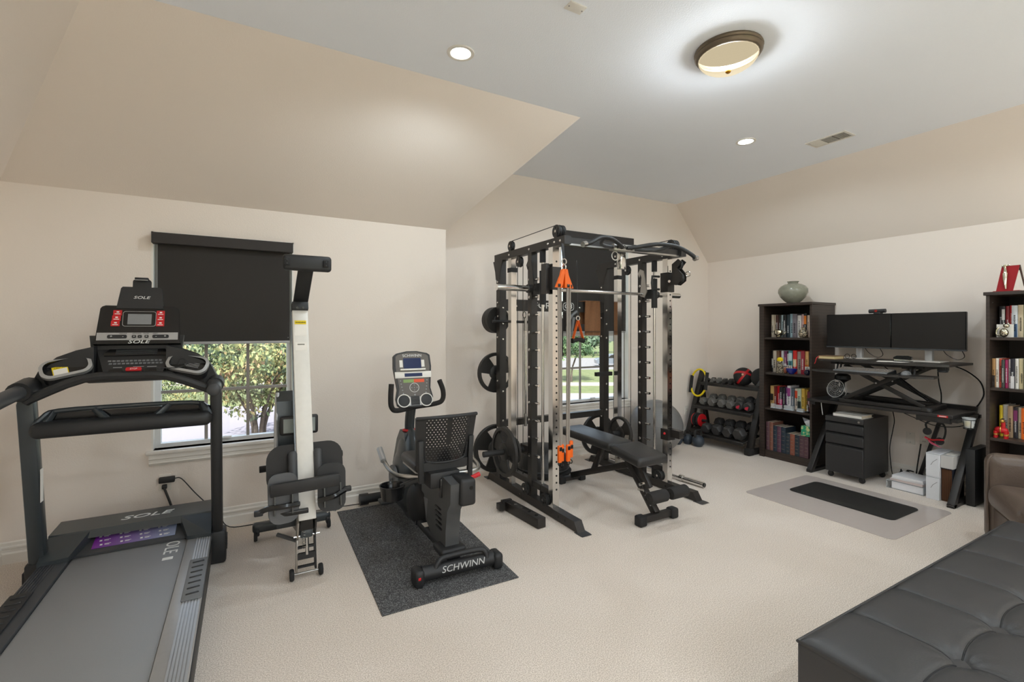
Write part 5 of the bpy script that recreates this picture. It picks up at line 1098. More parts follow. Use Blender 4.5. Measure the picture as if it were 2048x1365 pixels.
for y, m_, lb in ((3.175, PIC, 'left small photo card leaning on books, second bookcase shelf'), (2.915, PIC2, 'right small photo card beside the dark glass ball, second bookcase shelf')):
    t = wthing('photo_card', lb, 'photo', (5.40, y, .99)); part(t, 'card', B().box((5.40, y, 1.035), (.003, .13 if y > 3 else .1, .09)), PAPER); part(t, 'picture', B().box((5.398, y, 1.036), (.0015, .118 if y > 3 else .09, .078)), m_)
for y, w_, h_, lb in ((3.30, .045, .05, 'first clear glass block from the left on the third bookcase shelf'), (3.235, .06, .042, 'second clear glass block from the left on the third bookcase shelf'), (3.12, .1, .05, 'widest clear glass block on the third bookcase shelf'), (2.99, .07, .035, 'rightmost clear glass block on the third bookcase shelf')):
    t = wthing('glass_award', lb, 'glass block', (5.36, y, .58)); part(t, 'block', B().rb((5.36, y, .58 + h_ / 2), (.04, w_, h_), .004), GLS); part(t, 'base', B().rb((5.36, y, .584), (.045, w_ * 1.04, .008), .002), mat('frosted_glass', (210, 220, 228), .4))
t = wthing('chess_trophy', 'small dark statuette at the right end of the third bookcase shelf', 'statuette', (5.35, 2.91, .58))
part(t, 'base', B().rb((5.35, 2.91, .59), (.04, .04, .02), .003), BLKG); part(t, 'figure', B().lathe([(.014, 0), (.009, .02), (.014, .04), (.008, .05), (.013, .065), (0, .08)], (5.35, 2.91, .6), n=14), STL)
TB = spotted('tissue_print', (30, 150, 110), (210, 214, 150), 32, .56, .5)
t = wthing('tissue_box', 'green patterned tissue box on the short volumes in the bottom shelf', 'tissue box', (5.40, 2.925, .317)); part(t, 'box', B().rbx(5.345, 5.455, 2.868, 2.98, .318, .43, .003, 1), TB)
b = B(); 
for i in range(8):
    a = i * PI / 4; b.v += [(5.40 + .02 * math.cos(a), 2.92 + .03 * math.sin(a), .43), (5.40 + (.04 + .02 * (i % 2)) * math.cos(a), 2.92 + (.045 + .015 * (i % 3)) * math.sin(a), .475 + .02 * (i % 3))]
b.v.append((5.4, 2.92, .45))
for i in range(8): j = (i + 1) % 8; b.f += [(2 * i, 2 * j, 2 * j + 1, 2 * i + 1), (2 * i, 2 * j, 16)]
part(t, 'tissue', b, mat('tissue_paper', (232, 234, 242), .9))
VEL = mat('red_velvet', (150, 14, 24), .9, sheen=.4)
t = wthing('dagger_display', 'red velvet stand holding an ornate silver dagger on the right bookcase', 'display stand', (5.47, 1.375, 1.80))
part(t, 'backboard', B().add([(5.43, 1.445, 1.81), (5.43, 1.345, 1.81), (5.49, 1.32, 2.02), (5.49, 1.425, 2.02), (5.436, 1.445, 1.81), (5.436, 1.345, 1.81), (5.496, 1.32, 2.02), (5.496, 1.425, 2.02)], [(0, 1, 2, 3), (7, 6, 5, 4), (0, 4, 5, 1), (1, 5, 6, 2), (2, 6, 7, 3), (3, 7, 4, 0)]), VEL)
part(t, 'base_board', B().bx(5.40, 5.56, 1.30, 1.455, 1.80, 1.81), VEL); part(t, 'strut', B().bar((5.55, 1.305, 1.81), (5.495, 1.325, 2.02), .012, .012), mat('stand_wood', (70, 46, 38), .5)); part(t, 'white_lining', B().add([(5.437, 1.345, 1.812), (5.54, 1.305, 1.812), (5.495, 1.325, 1.98), (5.439, 1.344, 1.812), (5.541, 1.304, 1.812), (5.497, 1.324, 1.98)], [(0, 1, 2), (5, 4, 3), (0, 3, 4, 1), (1, 4, 5, 2), (2, 5, 3, 0)]), PAPER)
dg = part(t, 'dagger_hilt', B().tube([(5.478, 1.405, 2.02), (5.47, 1.40, 1.99), (5.462, 1.397, 1.955)], [.016, .008, .012], 10, sub=2), SILV); part(t, 'dagger_crossguard', B().bar((5.485, 1.425, 2.02), (5.485, 1.375, 2.025), .012, .014, .004), SILV); part(t, 'dagger_sheath', B().tube([(5.46, 1.397, 1.955), (5.442, 1.393, 1.9), (5.424, 1.385, 1.825)], [.017, .013, .005], 10), SILV)
t = wthing('note_card', 'white card leaning on books behind the silver cat', 'card', (5.37, 1.38, 1.43)); part(t, 'card', B().box((5.37, 1.375, 1.483), (.004, .10, .105)), PAPER)
t = wthing('cat_figurine', 'seated silver cat figurine before the white card on the right bookcase', 'figurine', (5.345, 1.37, 1.43))
part(t, 'body', B().sph((5.345, 1.375, 1.467), (.02, .028, .036), 18, 12), SILV); part(t, 'head', B().sph((5.338, 1.36, 1.523), (.017, .02, .018), 16, 12), SILV); part(t, 'tail', B().tube([(5.345, 1.39, 1.445), (5.342, 1.418, 1.452), (5.342, 1.418, 1.49), (5.345, 1.405, 1.51)], .006, 8, sub=3), SILV)
for s in (-1, 1): part(t, 'ear', B().lathe([(.008, 0), (0, .016)], (5.338, 1.36 + s * .013, 1.535), n=8), SILV)
t = wthing('horse_figurine', 'red and gold horned animal figurine on the right bookcase third shelf', 'figurine', (5.36, 1.40, .61)); GLD = mat('gold_paint', (206, 160, 80), .3, .7)
part(t, 'body', B().sph((5.36, 1.395, .675), (.025, .042, .028), 18, 12), RED); part(t, 'neck', B().tube([(5.355, 1.385, .685), (5.35, 1.38, .72), (5.345, 1.382, .745)], [.016, .013, .014], 10), RED); part(t, 'head', B().sph((5.337, 1.382, .752), (.02, .014, .016), 14, 10), GLD); part(t, 'mane', B().bx(5.335, 5.36, 1.376, 1.388, .764, .772), BLKP); part(t, 'harness', B().torus((5.36, 1.395, .678), (0, 1, 0), .027, .004, 18, 6), GLD)
for dx in (-.014, .014):
    for y in (1.365, 1.425): lg = part(t, 'leg', B().tube([(5.36 + dx, y, .665), (5.36 + dx, y + .002, .61)], [.012, .011], 8), RED); part(lg, 'gold_cuff', B().cyl((5.36 + dx, y, .633), (5.36 + dx, y, .645), .014, n=10), GLD)

# ================================================================= desk and what stands on it
DSK = mat('desk_laminate', (44, 41, 40), .42, bump=.05, bscale=300)
t = wthing('desk', 'black desk with slanted metal legs between the two bookcases', 'desk', (5.45, 2.24, 0))
dt = part(t, 'desktop', B().rbx(5.19, 5.74, 1.645, 2.83, .735, .765, .004, 1), DSK)
part(t, 'front_apron', B().bx(5.20, 5.225, 1.66, 1.90, .69, .735), BLK); part(t, 'back_ledge', B().bx(5.70, 5.74, 1.645, 2.83, .765, .80), BLK)
st = part(dt, 'brand_sticker', B().bx(5.1885, 5.19, 1.675, 1.745, .741, .759), RED); part(st, 'sticker_print', B().bx(5.188, 5.1886, 1.685, 1.735, .747, .753), TXT)
for y in (1.64, 2.78):
    part(t, 'slanted_leg', B().bar((5.145, y, .0), (5.68, y, .735), .05, .05, .003, (0, 1, 0)), BLK); part(t, 'foot_rail', B().bx(5.13, 5.72, y - .025, y + .025, 0, .03), BLK); part(t, 'top_rail', B().bx(5.2, 5.72, y - .025, y + .025, .705, .735), BLK)
part(t, 'rear_brace', B().bar((5.70, 1.87, .735), (5.70, 2.07, .0), .02, .03), BLK)
t = wthing('desktop_cup_holder', 'clear cup of snacks in a wire holder at the right end of the desk', 'cup', (5.30, 1.575, .64))
part(t, 'wire_ring', B().torus((5.30, 1.575, .735), (0, 0, 1), .042, .003, 24, 6).torus((5.30, 1.575, .66), (0, 0, 1), .035, .003, 24, 6), BLKG)
for a in range(5): part(t, 'wire', B().cyl((5.30 + .042 * math.cos(a * 1.257), 1.575 + .042 * math.sin(a * 1.257), .735), (5.30 + .035 * math.cos(a * 1.257), 1.575 + .035 * math.sin(a * 1.257), .66), .002, n=6), BLKG)
part(t, 'cup', B().lathe([(0, .668), (.03, .668), (.045, .75), (.043, .75), (.028, .672), (0, .672)], (5.30, 1.575, 0), n=24), GLS)
part(t, 'snack_wrapper', B().sph((5.29, 1.58, .70), (.02, .022, .022), 10, 8), YEL); part(t, 'snack_wrapper', B().sph((5.30, 1.56, .69), (.022, .018, .02), 10, 8), PAPER)

CNV = mat('converter_black', (46, 42, 39), .45)
t = wthing('desk_riser', 'black standing desk converter with scissor lift and keyboard tray', 'desk riser', (5.4, 2.2, .765))
up = part(t, 'upper_platform', B().pris([(5.72, 1.67), (5.72, 2.72), (5.2, 2.72), (5.12, 2.66), (5.12, 1.78), (5.2, 1.67)], 'z', 1.172, 1.192), CNV)
part(t, 'keyboard_tray', B().pris([(5.2, 1.74), (5.2, 2.66), (5.04, 2.7), (4.97, 2.6), (4.97, 1.82), (5.04, 1.72)], 'z', 1.072, 1.09), CNV)
for y in (1.90, 1.93, 2.5, 2.53): part(t, 'tray_hanger', B().bar((5.17, y, 1.085), (5.2, y, 1.175), .012, .012), BLK)
part(t, 'lift_housing', B().bx(5.24, 5.6, 1.84, 2.02, 1.135, 1.172), BLK); part(t, 'under_beam', B().bx(5.2, 5.26, 1.85, 2.6, 1.145, 1.172), BLK); part(t, 'release_paddle', B().rbx(5.22, 5.3, 1.70, 1.76, 1.135, 1.172, .006).rbx(5.2, 5.25, 1.69, 1.75, 1.125, 1.14, .004), BLKP)
part(t, 'base_rail', B().bar((5.22, 1.84, .785), (5.22, 2.5, .785), .035, .035, .004), BLK); part(t, 'base_rail', B().bar((5.58, 1.84, .785), (5.58, 2.5, .785), .035, .035, .004), BLK)
part(t, 'base_end', B().bar((5.2, 1.84, .7865), (5.6, 1.84, .7865), .05, .04, .004), BLK); part(t, 'base_end', B().bar((5.2, 2.5, .7865), (5.6, 2.5, .7865), .05, .04, .004), BLK); part(t, 'roller_cap', B().cyl((5.2, 1.814, .786), (5.2, 1.79, .786), .019), DGR)
for x in (5.235, 5.565):
    part(t, 'scissor_arm', B().bar((x, 2.5, .80), (x, 1.92, 1.14), .016, .04, .004), BLK); part(t, 'scissor_arm', B().bar((x + .018, 2.5, 1.14), (x + .018, 1.86, .80), .016, .04, .004), BLK)
    part(t, 'pivot_bolt', B().cyl((x - .014, 2.215, .983), (x + .03, 2.215, .983), .008, n=10), CHR)
part(t, 'gas_strut', B().cyl((5.40, 2.1, 1.03), (5.40, 1.88, .85), .014), BLKG); part(t, 'strut_rod', B().cyl((5.40, 2.22, 1.13), (5.40, 2.1, 1.03), .007), CHR)
SCR = mat('monitor_panel', (30, 28, 27), .32)
def monitor(label, y0, y1, x, rz):
    yc = (y0 + y1) / 2; w_ = y1 - y0
    t = thing('monitor', label, 'monitor', (x, yc, 1.192), rz)
    part(t, 'bezel', B().rbx(-.006, .03, -w_ / 2, w_ / 2, .108, .458, .004, 1), BLKG); part(t, 'screen', B().bx(-.0075, -.006, -w_ / 2 + .006, w_ / 2 - .006, .124, .452), SCR); part(t, 'chin', B().bx(-.0085, -.006, -w_ / 2, w_ / 2, .108, .122), DGR)
    part(t, 'stand_post', B().rbx(.03, .075, -.028, .028, .006, .32, .006), SLV); part(t, 'stand_base', B().rbx(-.1, .1, -.13, .13, 0, .009, .004), mat('pale_silver', (206, 200, 192), .35, .2))
    return t
monitor('black monitor beside the bookcase, webcam on its top edge', 2.205, 2.79, 5.50, 0)
monitor('right black monitor at the open end of the desk riser', 1.65, 2.203, 5.50, 0)
t = wthing('webcam', 'black bar webcam with red centre on top of the left monitor', 'webcam', (5.51, 2.32, 1.65)); part(t, 'bar', B().tube([(5.50, 2.39, 1.676), (5.50, 2.25, 1.678)], .02, 14), BLKP); part(t, 'lens', B().cyl((5.482, 2.325, 1.678), (5.478, 2.325, 1.678), .012), mat('red_lens', (150, 40, 34), .2)); part(t, 'clip', B().rbx(5.485, 5.545, 2.29, 2.35, 1.648, 1.664, .004), BLKP)
KEY = mat('key_grey', (136, 128, 120), .6)
t = wthing('keyboard', 'dark full size keyboard with pale wrist rest on the converter tray', 'keyboard', (5.08, 2.25, 1.09))
kb = part(t, 'case', B().pris([(4.99, 1.09), (4.99, 1.1), (5.16, 1.122), (5.17, 1.09)], 'y', 2.03, 2.47), BLKP); part(t, 'wrist_rest', B().rbx(4.975, 5.02, 2.03, 2.47, 1.0905, 1.108, .006), GRY)
b = B()
for r in range(5):
    for i in range(18): x = 5.03 + r * .026; b.bx(x, x + .02, 2.04 + i * .0235, 2.059 + i * .0235, 1.1 + r * .0033, 1.112 + r * .0036)
part(t, 'keys', b, KEY, kind='stuff')
t = wthing('mouse', 'grey computer mouse on the converter tray right of the keyboard', 'mouse', (5.09, 1.93, 1.09)); mb = B().sph((5.09, 1.93, 1.0925), (.06, .034, .036), 20, 12); mb.v = [(x, y, max(z, 1.0925)) for x, y, z in mb.v]; part(t, 'shell', mb, GRY); part(t, 'base', B().rb((5.09, 1.93, 1.0915), (.11, .06, .003), .001), BLKP)
t = wthing('leather_book', 'thick tan book with red ribbon at the left end of the riser', 'book', (5.2, 2.62, 1.192))
part(t, 'pages', B().bx(5.135, 5.30, 2.535, 2.685, 1.195, 1.222), mat('gilt_pages', (204, 186, 140), .6)); part(t, 'cover', B().bx(5.13, 5.305, 2.53, 2.69, 1.192, 1.196).bx(5.13, 5.305, 2.53, 2.69, 1.221, 1.225).bx(5.3, 5.306, 2.53, 2.69, 1.192, 1.225), mat('tan_cover', (120, 92, 66), .6)); part(t, 'ribbon', B().tube([(5.135, 2.68, 1.215), (5.115, 2.695, 1.2), (5.11, 2.70, 1.165), (5.108, 2.71, 1.14)], .003, 6, sub=3), RED)
t = wthing('stapler', 'black stapler standing on loose papers on the desk riser', 'stapler', (5.28, 2.03, 1.196)); part(t, 'base', B().rbx(5.26, 5.30, 1.955, 2.095, 1.1965, 1.204, .003), BLKP); part(t, 'arm', B().pris([(1.96, 1.215), (1.955, 1.24), (1.99, 1.252), (2.07, 1.25), (2.095, 1.235), (2.095, 1.22)], 'x', 5.265, 5.295), BLKG); part(t, 'magazine', B().bx(5.27, 5.29, 1.965, 2.09, 1.204, 1.216), CHR)
for i, (y, lb) in enumerate(((2.14, 'loose white sheet under the stapler on the riser'), (2.04, 'loose white sheet right of the stapler on the riser'))): single('paper_sheet', B().box((5.25, y, 1.1936 + i * .0012), (.2, .14, .001), (0, 0, .3 - i * .5)), PAPER, lb, 'paper', (5.25, y, 1.192))
t = wthing('eyeglasses', 'thin framed eyeglasses on the left monitor base', 'eyeglasses', (5.36, 2.5, 1.202))
for y in (2.47, 2.53): part(t, 'rim', B().torus((5.37, y, 1.22), (1, 0, 0), .022, .0025, 20, 6), BLKG)
for y in (2.445, 2.555): part(t, 'temple', B().tube([(5.37, y, 1.225), (5.3, y, 1.205)], .002, 6), BLKG)
t = wthing('desk_fan', 'small silver desk fan at the left end of the desk', 'fan', (5.32, 2.60, .765)); FC = V((5.31, 2.60, .885))
part(t, 'base', B().lathe([(0, 0), (.06, 0), (.062, .01), (.045, .018), (0, .02)], (5.32, 2.60, .765), n=28), DGR); part(t, 'yoke', B().tube([tuple(FC + V((0, .092, 0))), tuple(FC + V((0, .082, -.06))), (5.32, 2.635, .785), (5.32, 2.565, .785), tuple(FC + V((0, -.082, -.06))), tuple(FC + V((0, -.092, 0)))], .006, 8, sub=3), SLV)
for r in (.088, .07, .052, .034): part(t, 'guard_ring', B().torus(tuple(FC + V((-.02 - (.088 - r) * .25, 0, 0))), (-1, .2, .25), r, .0022 if r < .08 else .005, 32, 6), SLV)
for i in range(12): a = i * PI / 6; part(t, 'guard_wire', B().cyl(tuple(FC + V((-.036, .012 * math.cos(a), .012 * math.sin(a)))), tuple(FC + V((-.02, .088 * math.cos(a), .088 * math.sin(a)))), .0012, n=5), SLV)
part(t, 'motor_hub', B().cyl(tuple(FC + V((-.03, 0, 0))), tuple(FC + V((.04, 0, 0))), .02), BLKP)
for i in range(4):
    a = i * PI / 2; part(t, 'blade', B().box(tuple(FC + V((-.005, .045 * math.cos(a), .045 * math.sin(a)))), (.006, .05, .04), (a, .3, 0)), DGR)
single('desk_stand', B().lathe([(0, 0), (.06, 0), (.062, .012), (.02, .03), (.014, .08), (.022, .12), (.02, .16), (.04, .175), (.075, .2), (.07, .235), (.04, .26), (0, .265)], (5.55, 2.66, .765), n=28), BLKP, 'small black mushroom shaped stand behind the desk fan', 'stand', (5.55, 2.66, .765))
def cord(label, pts, r=.0045, m=BLKG, name='cable', cat='cable'): return single(name, B().tube(pts, r, 6, sub=5), m, label, cat, pts[0])
cord('black cable looping down the wall right of the monitors', [(5.62, 1.78, 1.163), (5.66, 1.70, 1.12), (5.7, 1.62, 1.03), (5.72, 1.60, .92), (5.72, 1.63, .83), (5.73, 1.65, .80)], .006)
cord('straight black cable hanging below the keyboard tray to the desk', [(5.65, 1.90, 1.165), (5.65, 1.89, 1.0), (5.64, 1.87, .9), (5.64, 1.87, .80)], .005)
for y, z, lb in ((2.42, 1.31, 'thin black cable drooping under the left monitor'), (1.80, 1.32, 'thin black cable looped round the right monitor post')): cord(lb, [(5.54, y + .03, z), (5.59, y + .01, z - .06), (5.595, y - .06, z - .1), (5.59, y - .11, z - .07), (5.54, y - .1, z)], .003)
cord('black cable hanging from the middle of the desk underside', [(5.55, 2.22, .729), (5.58, 2.21, .6), (5.62, 2.24, .48), (5.66, 2.28, .3), (5.69, 2.28, .1), (5.70, 2.27, .012)], .004)
cord('black cable swagging under the right half of the desk', [(5.4, 2.12, .729), (5.5, 2.02, .66), (5.6, 1.92, .60), (5.62, 1.80, .60), (5.6, 1.7, .63)], .004)
cord('white cord hanging below the left end of the desk', [(5.25, 2.72, .735), (5.25, 2.715, .68), (5.26, 2.71, .6)], .004, TXT)
t = wthing('headphones', 'black headphones with red and pink wires hanging under the desk', 'headphones', (5.5, 1.86, .45))
part(t, 'headband', B().tube([(5.5, 1.92, .56), (5.49, 1.93, .62), (5.48, 1.88, .66), (5.48, 1.82, .655), (5.49, 1.79, .60), (5.5, 1.80, .52), (5.5, 1.82, .48)], .008, 8, sub=4), BLKP)
for y, z in ((1.92, .55), (1.83, .475)): part(t, 'ear_cup', B().cyl((5.49, y, z), (5.52, y + .01, z), .032), BLKP)
part(t, 'wire_bundle', B().tube([(5.47, 1.93, .50), (5.46, 1.88, .485), (5.46, 1.83, .495), (5.46, 1.79, .5)], .008, 6, sub=3), RED)
for i in range(4): part(t, 'wire', B().tube([(5.46, 1.93 - i * .006, .495), (5.455, 1.88, .47 - i * .006), (5.455, 1.83 - i * .008, .44 - i * .004)], .0025, 5, sub=3), mat('pink_wire', (222, 110, 150), .5) if i % 2 else RED)
t = wthing('wire_cable_tray', 'black wire cable tray fixed under the desk', 'wire tray', (5.5, 1.88, .66))
for i in range(3): part(t, 'wire', B().tube([(5.44 + i * .04, 1.76, .7325), (5.44 + i * .04, 1.77, .67), (5.44 + i * .04, 1.98, .67), (5.44 + i * .04, 1.99, .7325)], .003, 6), BLKG)
rnd = random.Random(4)
for k, (lb, y0_) in enumerate((('tangled black power cable nearest the filing cabinet', 2.2), ('tangled black power cable in the middle of the cable heap', 2.1), ('tangled black power cable rising to the outlet', 2.03), ('tangled black power cable nearest the white boxes', 1.95))):
    pts = [(5.72, 2.05, .38)] if k == 2 else [(5.7, y0_, .10)]
    for i in range(7): pts.append((5.66 - .03 * rnd.random(), y0_ + .035 * math.sin(i * 1.7 + k), .02 + .10 * rnd.random() * (1 if i < 5 else .1)))
    cord(lb, pts, .006)
# ---------------------------------------------------------------- under the desk
CAB = mat('cabinet_black', (47, 46, 46), .42, bump=.05, bscale=400)
t = wthing('filing_cabinet', 'black three drawer filing cabinet on castors under the desk', 'filing cabinet', (5.40, 2.46, 0))
part(t, 'body', B().bx(5.172, 5.655, 2.29, 2.63, .06, .62), CAB)
for z0, z1 in ((.47, .568), (.355, .462), (.065, .347)):
    d = part(t, 'drawer', B().rbx(5.15, 5.172, 2.292, 2.628, z0, z1 - .018, .003, 1), CAB); part(d, 'finger_pull', B().pris([(5.172, z1 - .016), (5.158, z1 - .022), (5.152, z1 - .018), (5.165, z1), (5.172, z1)], 'y', 2.294, 2.626), BLKG)
part(t, 'top_band', B().rbx(5.15, 5.172, 2.29, 2.63, .572, .62, .003, 1), CAB); part(t, 'lock', B().cyl((5.15, 2.325, .597), (5.144, 2.325, .597), .011), CHR)
for x in (5.2, 5.6):
    for y in (2.32, 2.6): c = part(t, 'castor', B().lathe([(.006, -.012), (.026, -.012), (.028, 0), (.026, .012), (.006, .012)], (x, y, .028), (1, .3, 0), 16), RUB); part(c, 'castor_fork', B().bx(x - .016, x + .016, y - .016, y + .016, .03, .06), BLKP)
t = wthing('white_binder', 'white binder lying on top of the filing cabinet', 'binder', (5.3, 2.44, .62)); part(t, 'cover', B().bx(5.19, 5.42, 2.32, 2.575, .6205, .6235).bx(5.19, 5.42, 2.32, 2.575, .6485, .6515).bx(5.19, 5.193, 2.32, 2.575, .6205, .6515), PAPER); part(t, 'pages', B().bx(5.2, 5.41, 2.33, 2.565, .6235, .6485), PAGE)
WBX = mat('white_carton', (224, 226, 230), .6, var=.03)
for z0, z1, lb in ((0, .20, 'lower white carton of the stack under the desk'), (.2015, .405, 'upper white carton of the stack under the desk')):
    t = wthing('carton', lb, 'box', (5.4, 1.8, z0)); c_ = part(t, 'box', B().rbx(5.26, 5.56, 1.755, 1.85, z0, z1, .002, 1), WBX); part(c_, 'flap_line', B().bar((5.2595, 1.815, z0 + .10), (5.2595, 1.80, z0 + .13), .001, .003).bar((5.2595, 1.80, z0 + .13), (5.2595, 1.77, z0 + .16), .001, .003), GRY); part(c_, 'lid_seam', B().bx(5.259, 5.2596, 1.755, 1.85, z1 - .006, z1 - .004), GRY)
KRF = wave('accordion_paper', (128, 92, 66), (92, 64, 46), 55, 'Y', .8)
t = wthing('expanding_file', 'brown accordion file standing beside the white cartons', 'file folder', (5.42, 1.71, 0))
for i in range(11): part(t, 'pleat', B().pris([(5.295, 1.678 + i * .0068), (5.287, 1.681 + i * .0068), (5.295, 1.6845 + i * .0068), (5.52, 1.6845 + i * .0068), (5.52, 1.678 + i * .0068)], 'z', .004, .28), mat('kraft_brown', (156, 112, 82), .8) if i % 2 else mat('kraft_dark', (104, 72, 52), .8))
part(t, 'front_cover', B().bx(5.285, 5.525, 1.674, 1.6775, .0, .285), mat('navy_cover', (34, 40, 52), .5)); part(t, 'flap', B().bx(5.28, 5.525, 1.672, 1.754, .284, .29), mat('navy_cover', (34, 40, 52), .5))
t = wthing('long_carton', 'grey carton lying across the accordion file', 'box', (5.42, 1.71, .291)); c_ = part(t, 'box', B().rbx(5.275, 5.58, 1.668, 1.753, .2915, .40, .002, 1), wave('printed_carton', (206, 204, 200), (186, 184, 182), 60, 'Y', .6)); part(c_, 'address_label', B().bx(5.33, 5.45, 1.68, 1.74, .40, .401), PAPER)
t = wthing('paper_tray', 'clear letter tray holding stacked white papers under the desk', 'paper tray', (5.42, 2.02, 0))
part(t, 'tray', B().bx(5.29, 5.56, 1.875, 2.16, .0, .004).bx(5.29, 5.56, 2.156, 2.16, 0, .07).bx(5.29, 5.56, 1.875, 1.879, 0, .07).bx(5.29, 5.56, 1.875, 2.16, .07, .074), GLS)
for i, (z0, z1, y0, y1, c) in enumerate(((.005, .066, 1.885, 2.12, (236, 236, 240)), (.075, .095, 1.88, 2.13, (214, 200, 196)), (.0955, .108, 1.885, 2.125, (226, 226, 228)), (.1085, .128, 1.88, 2.115, (238, 238, 240)))): part(t, 'paper_pile', B().box(((5.30 + 5.53) / 2, (y0 + y1) / 2, (z0 + z1) / 2), (.23, y1 - y0, z1 - z0), (0, 0, (.04, -.05, .03, -.03)[i] * (i > 0))), mat('paper_pile_%d' % i, c, .8))
t = wthing('tower_case', 'slim black case standing on the floor behind the right desk leg', 'case', (5.5, 1.60, 0)); part(t, 'case', B().rbx(5.33, 5.66, 1.545, 1.605, .01, .48, .004), BLKP)
for x in (5.36, 5.63): part(t, 'foot', B().rbx(x - .02, x + .02, 1.55, 1.6, 0, .012, .003), RUB)

for o in list(COL.objects):
    if o.parent is None and o.name.split('.')[0] in ('silver_bowl', 'bud_vase', 'figurine', 'glass_bowl', 'glass_ball', 'photo_card', 'glass_award', 'chess_trophy', 'tissue_box', 'cat_figurine', 'horse_figurine', 'note_card', 'dagger_display', 'vase', 'desk_fan', 'desk_stand', 'keyboard', 'mouse', 'leather_book', 'monitor'):
        o.location.z += .0008
# ---------------------------------------------------------------- mats on the floor
cm = mat('clear_vinyl', (222, 213, 208), .14, var=.03, spec=.5, alpha=.62)
single('chair_mat', B().pris(rrect(3.99, 5.02, 1.585, 2.735, .05), 'z', .001, .004), cm, 'clear plastic chair mat on the carpet in front of the desk', 'chair mat', (4.5, 2.16, 0))
t = wthing('standing_mat', 'black cushioned standing mat on the clear chair mat', 'standing mat', (4.62, 2.15, .004))
b = B(); o1, o2 = rrect(4.385, 4.86, 1.745, 2.565, .05, 6), rrect(4.43, 4.815, 1.79, 2.52, .04, 6); n = len(o1)
b.v = [(x, y, .0045) for x, y in o1] + [(x, y, .010) for x, y in o1] + [(x, y, .022) for x, y in o2]
for k in (0, n): b.f += [(k + i, k + (i + 1) % n, k + n + (i + 1) % n, k + n + i) for i in range(n)]
b.f += [tuple(range(n))[::-1], tuple(range(2 * n, 3 * n))]; part(t, 'pad', b, mat('mat_foam', (40, 39, 38), .6, bump=.2, bscale=250))

# ================================================================= armchair
BRL = mat('brown_leather', (96, 82, 72), .34, var=.1, scale=14, bump=.25, bscale=120)
t = thing('armchair', 'brown leather armchair at the right edge in front of the bookcase', 'armchair', (4.34, .744, 0), math.radians(31.2))
def soft(c, d, r, R=None, n=5): return B().rb(c, d, r, n, R)
part(t, 'base', soft((0, 0, .17), (.66, .66, .28), .06), BRL)
part(t, 'seat_cushion', soft((0, .06, .375), (.54, .66, .17), .07, (.03, 0, 0)), BRL)
for s in (-1, 1):
    ar = part(t, 'arm', soft((s * .335, -.0, .345), (.15, .74, .61), .065), BRL); part(ar, 'arm_piping', B().tube([(s * .29, .362, .08), (s * .29, .372, .35), (s * .3, .365, .58), (s * .31, .34, .64)], .007, 8, sub=4), BRL)
part(t, 'backrest', soft((0, -.31, .53), (.74, .2, .62), .09, (.12, 0, 0)), BRL); part(t, 'back_cushion', soft((0, -.2, .6), (.52, .14, .36), .065, (.15, 0, 0)), BRL); part(t, 'front_panel', soft((0, .335, .2), (.53, .03, .2), .012), BRL)
for sx in (-.28, .28):
    for sy in (-.28, .28): part(t, 'leg', B().cyl((sx, sy, 0), (sx, sy, .06), .025, .03), mat('dark_leg', (36, 28, 24), .4))

# ================================================================= tufted ottoman
LTH = mat('black_leather', (54, 54, 55), .42, var=.05, scale=20, bump=.12, bscale=220)
t = wthing('tufted_ottoman', 'long black leather tufted ottoman in the near right corner', 'ottoman', (2.67, .45, 0))
OX0, OX1, OY0, OY1, OZ = 1.65, 3.69, -.03, .93, .425
NC, NR, SB = 6, 3, 16
cw_, rw_ = (OX1 - OX0) / NC, (OY1 - OY0) / NR
def oh(x, y):
    u = (x - OX0) / cw_; v = (OY1 - y) / rw_; ku, kv = round(u), round(v)
    du = abs(u - ku) * cw_ if 0 < ku < NC else 9
    kv = round((OY1 - (y - .02 * math.sin(PI * (u % 1)))) / rw_)
    dv = abs(y - (OY1 - kv * rw_ + .02 * math.sin(PI * (u % 1)))) if 0 < kv < NR else 9
    h = 0
    if du < 1: h -= .007 * math.exp(-du / .006) + .006 * math.exp(-(du / .05) ** 2)
    if dv < 1: h -= .006 * math.exp(-(dv / .012) ** 2) + .008 * math.exp(-(dv / .055) ** 2)
    bu, bv = abs(u - ku) * cw_, abs(v - round(v)) * rw_
    if 0 < ku < NC and 0 < round(v) < NR:
        r = math.hypot(bu, bv); an = math.atan2(bv, bu + 1e-6)
        h -= .02 * math.exp(-(r / .03) ** 1.5) + .0015 * math.cos(an * 10) * math.exp(-((r - .06) / .04) ** 2)
    e = min(x - OX0, OX1 - x, y - OY0, OY1 - y); h -= .014 * math.exp(-e / .01) + .012 * math.exp(-e / .07)
    return OZ + .03 + h
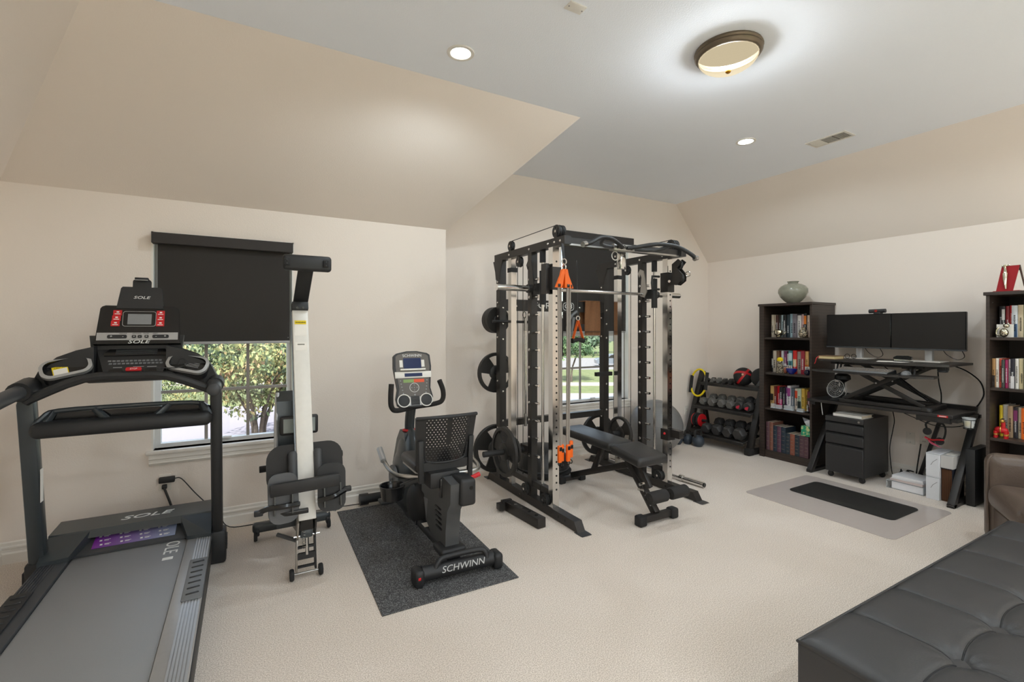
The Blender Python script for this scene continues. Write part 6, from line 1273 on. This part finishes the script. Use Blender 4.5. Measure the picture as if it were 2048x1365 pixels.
STEP = [0, .004, .009, .015, .023, .034, .048, .066, .09, .12]
def axis(a, n, w_):
    o = []
    for k in range(n): o += [a + k * w_ + q for q in STEP] + [a + (k + .5) * w_] + [a + (k + 1) * w_ - q for q in STEP[:0:-1]]
    return o + [a + n * w_]
def axis2(a, n, w_, m=48): return [a + n * w_ * i / (m * n) for i in range(m * n + 1)]
b = B(); XS, YS_ = axis(OX0, NC, cw_), axis2(OY0, NR, rw_); nx, ny = len(XS) - 1, len(YS_) - 1
for x in XS:
    for y in YS_: b.v.append((x, y, oh(x, y)))
for i in range(nx):
    for j in range(ny): b.f.append((i * (ny + 1) + j, (i + 1) * (ny + 1) + j, (i + 1) * (ny + 1) + j + 1, i * (ny + 1) + j + 1))
tt = part(t, 'tufted_top', b, LTH)
SEAM = mat('seam_thread', (20, 20, 21), .6)
for i in range(1, NC): part(tt, 'seam', B().tube([(OX0 + i * cw_, y, oh(OX0 + i * cw_, y) + .0005) for y in YS_[3:-3:2]], .0024, 6), SEAM)
for j in range(1, NR):
    pts = []
    for k in range(3, 6 * 24 - 2):
        x = OX0 + cw_ * k / 24; y = OY1 - j * rw_ + .02 * math.sin(PI * ((k / 24) % 1)); pts.append((x, y, oh(x, y) + .001))
    part(tt, 'seam', B().tube(pts, .0024, 6), SEAM)
part(t, 'side_panels', B().rbx(OX0 - .003, OX1 + .003, OY0 - .003, OY1 + .003, .06, OZ + .004, .012, 3), LTH)
part(t, 'top_piping', B().tube([(OX0, OY0, OZ + .004), (OX0, OY1, OZ + .004), (OX1, OY1, OZ + .004), (OX1, OY0, OZ + .004)], .006, 8, True), LTH)
for i in range(1, NC):
    for j in range(1, NR): part(t, 'button', B().sph((OX0 + i * cw_, OY1 - j * rw_, oh(OX0 + i * cw_, OY1 - j * rw_) + .002), (.013, .013, .006), 14, 8), LTH)
for x in (OX0 + .08, OX1 - .08):
    for y in (OY0 + .08, OY1 - .08): part(t, 'leg', B().rbx(x - .03, x + .03, y - .03, y + .03, 0, .062, .004), BLKP)
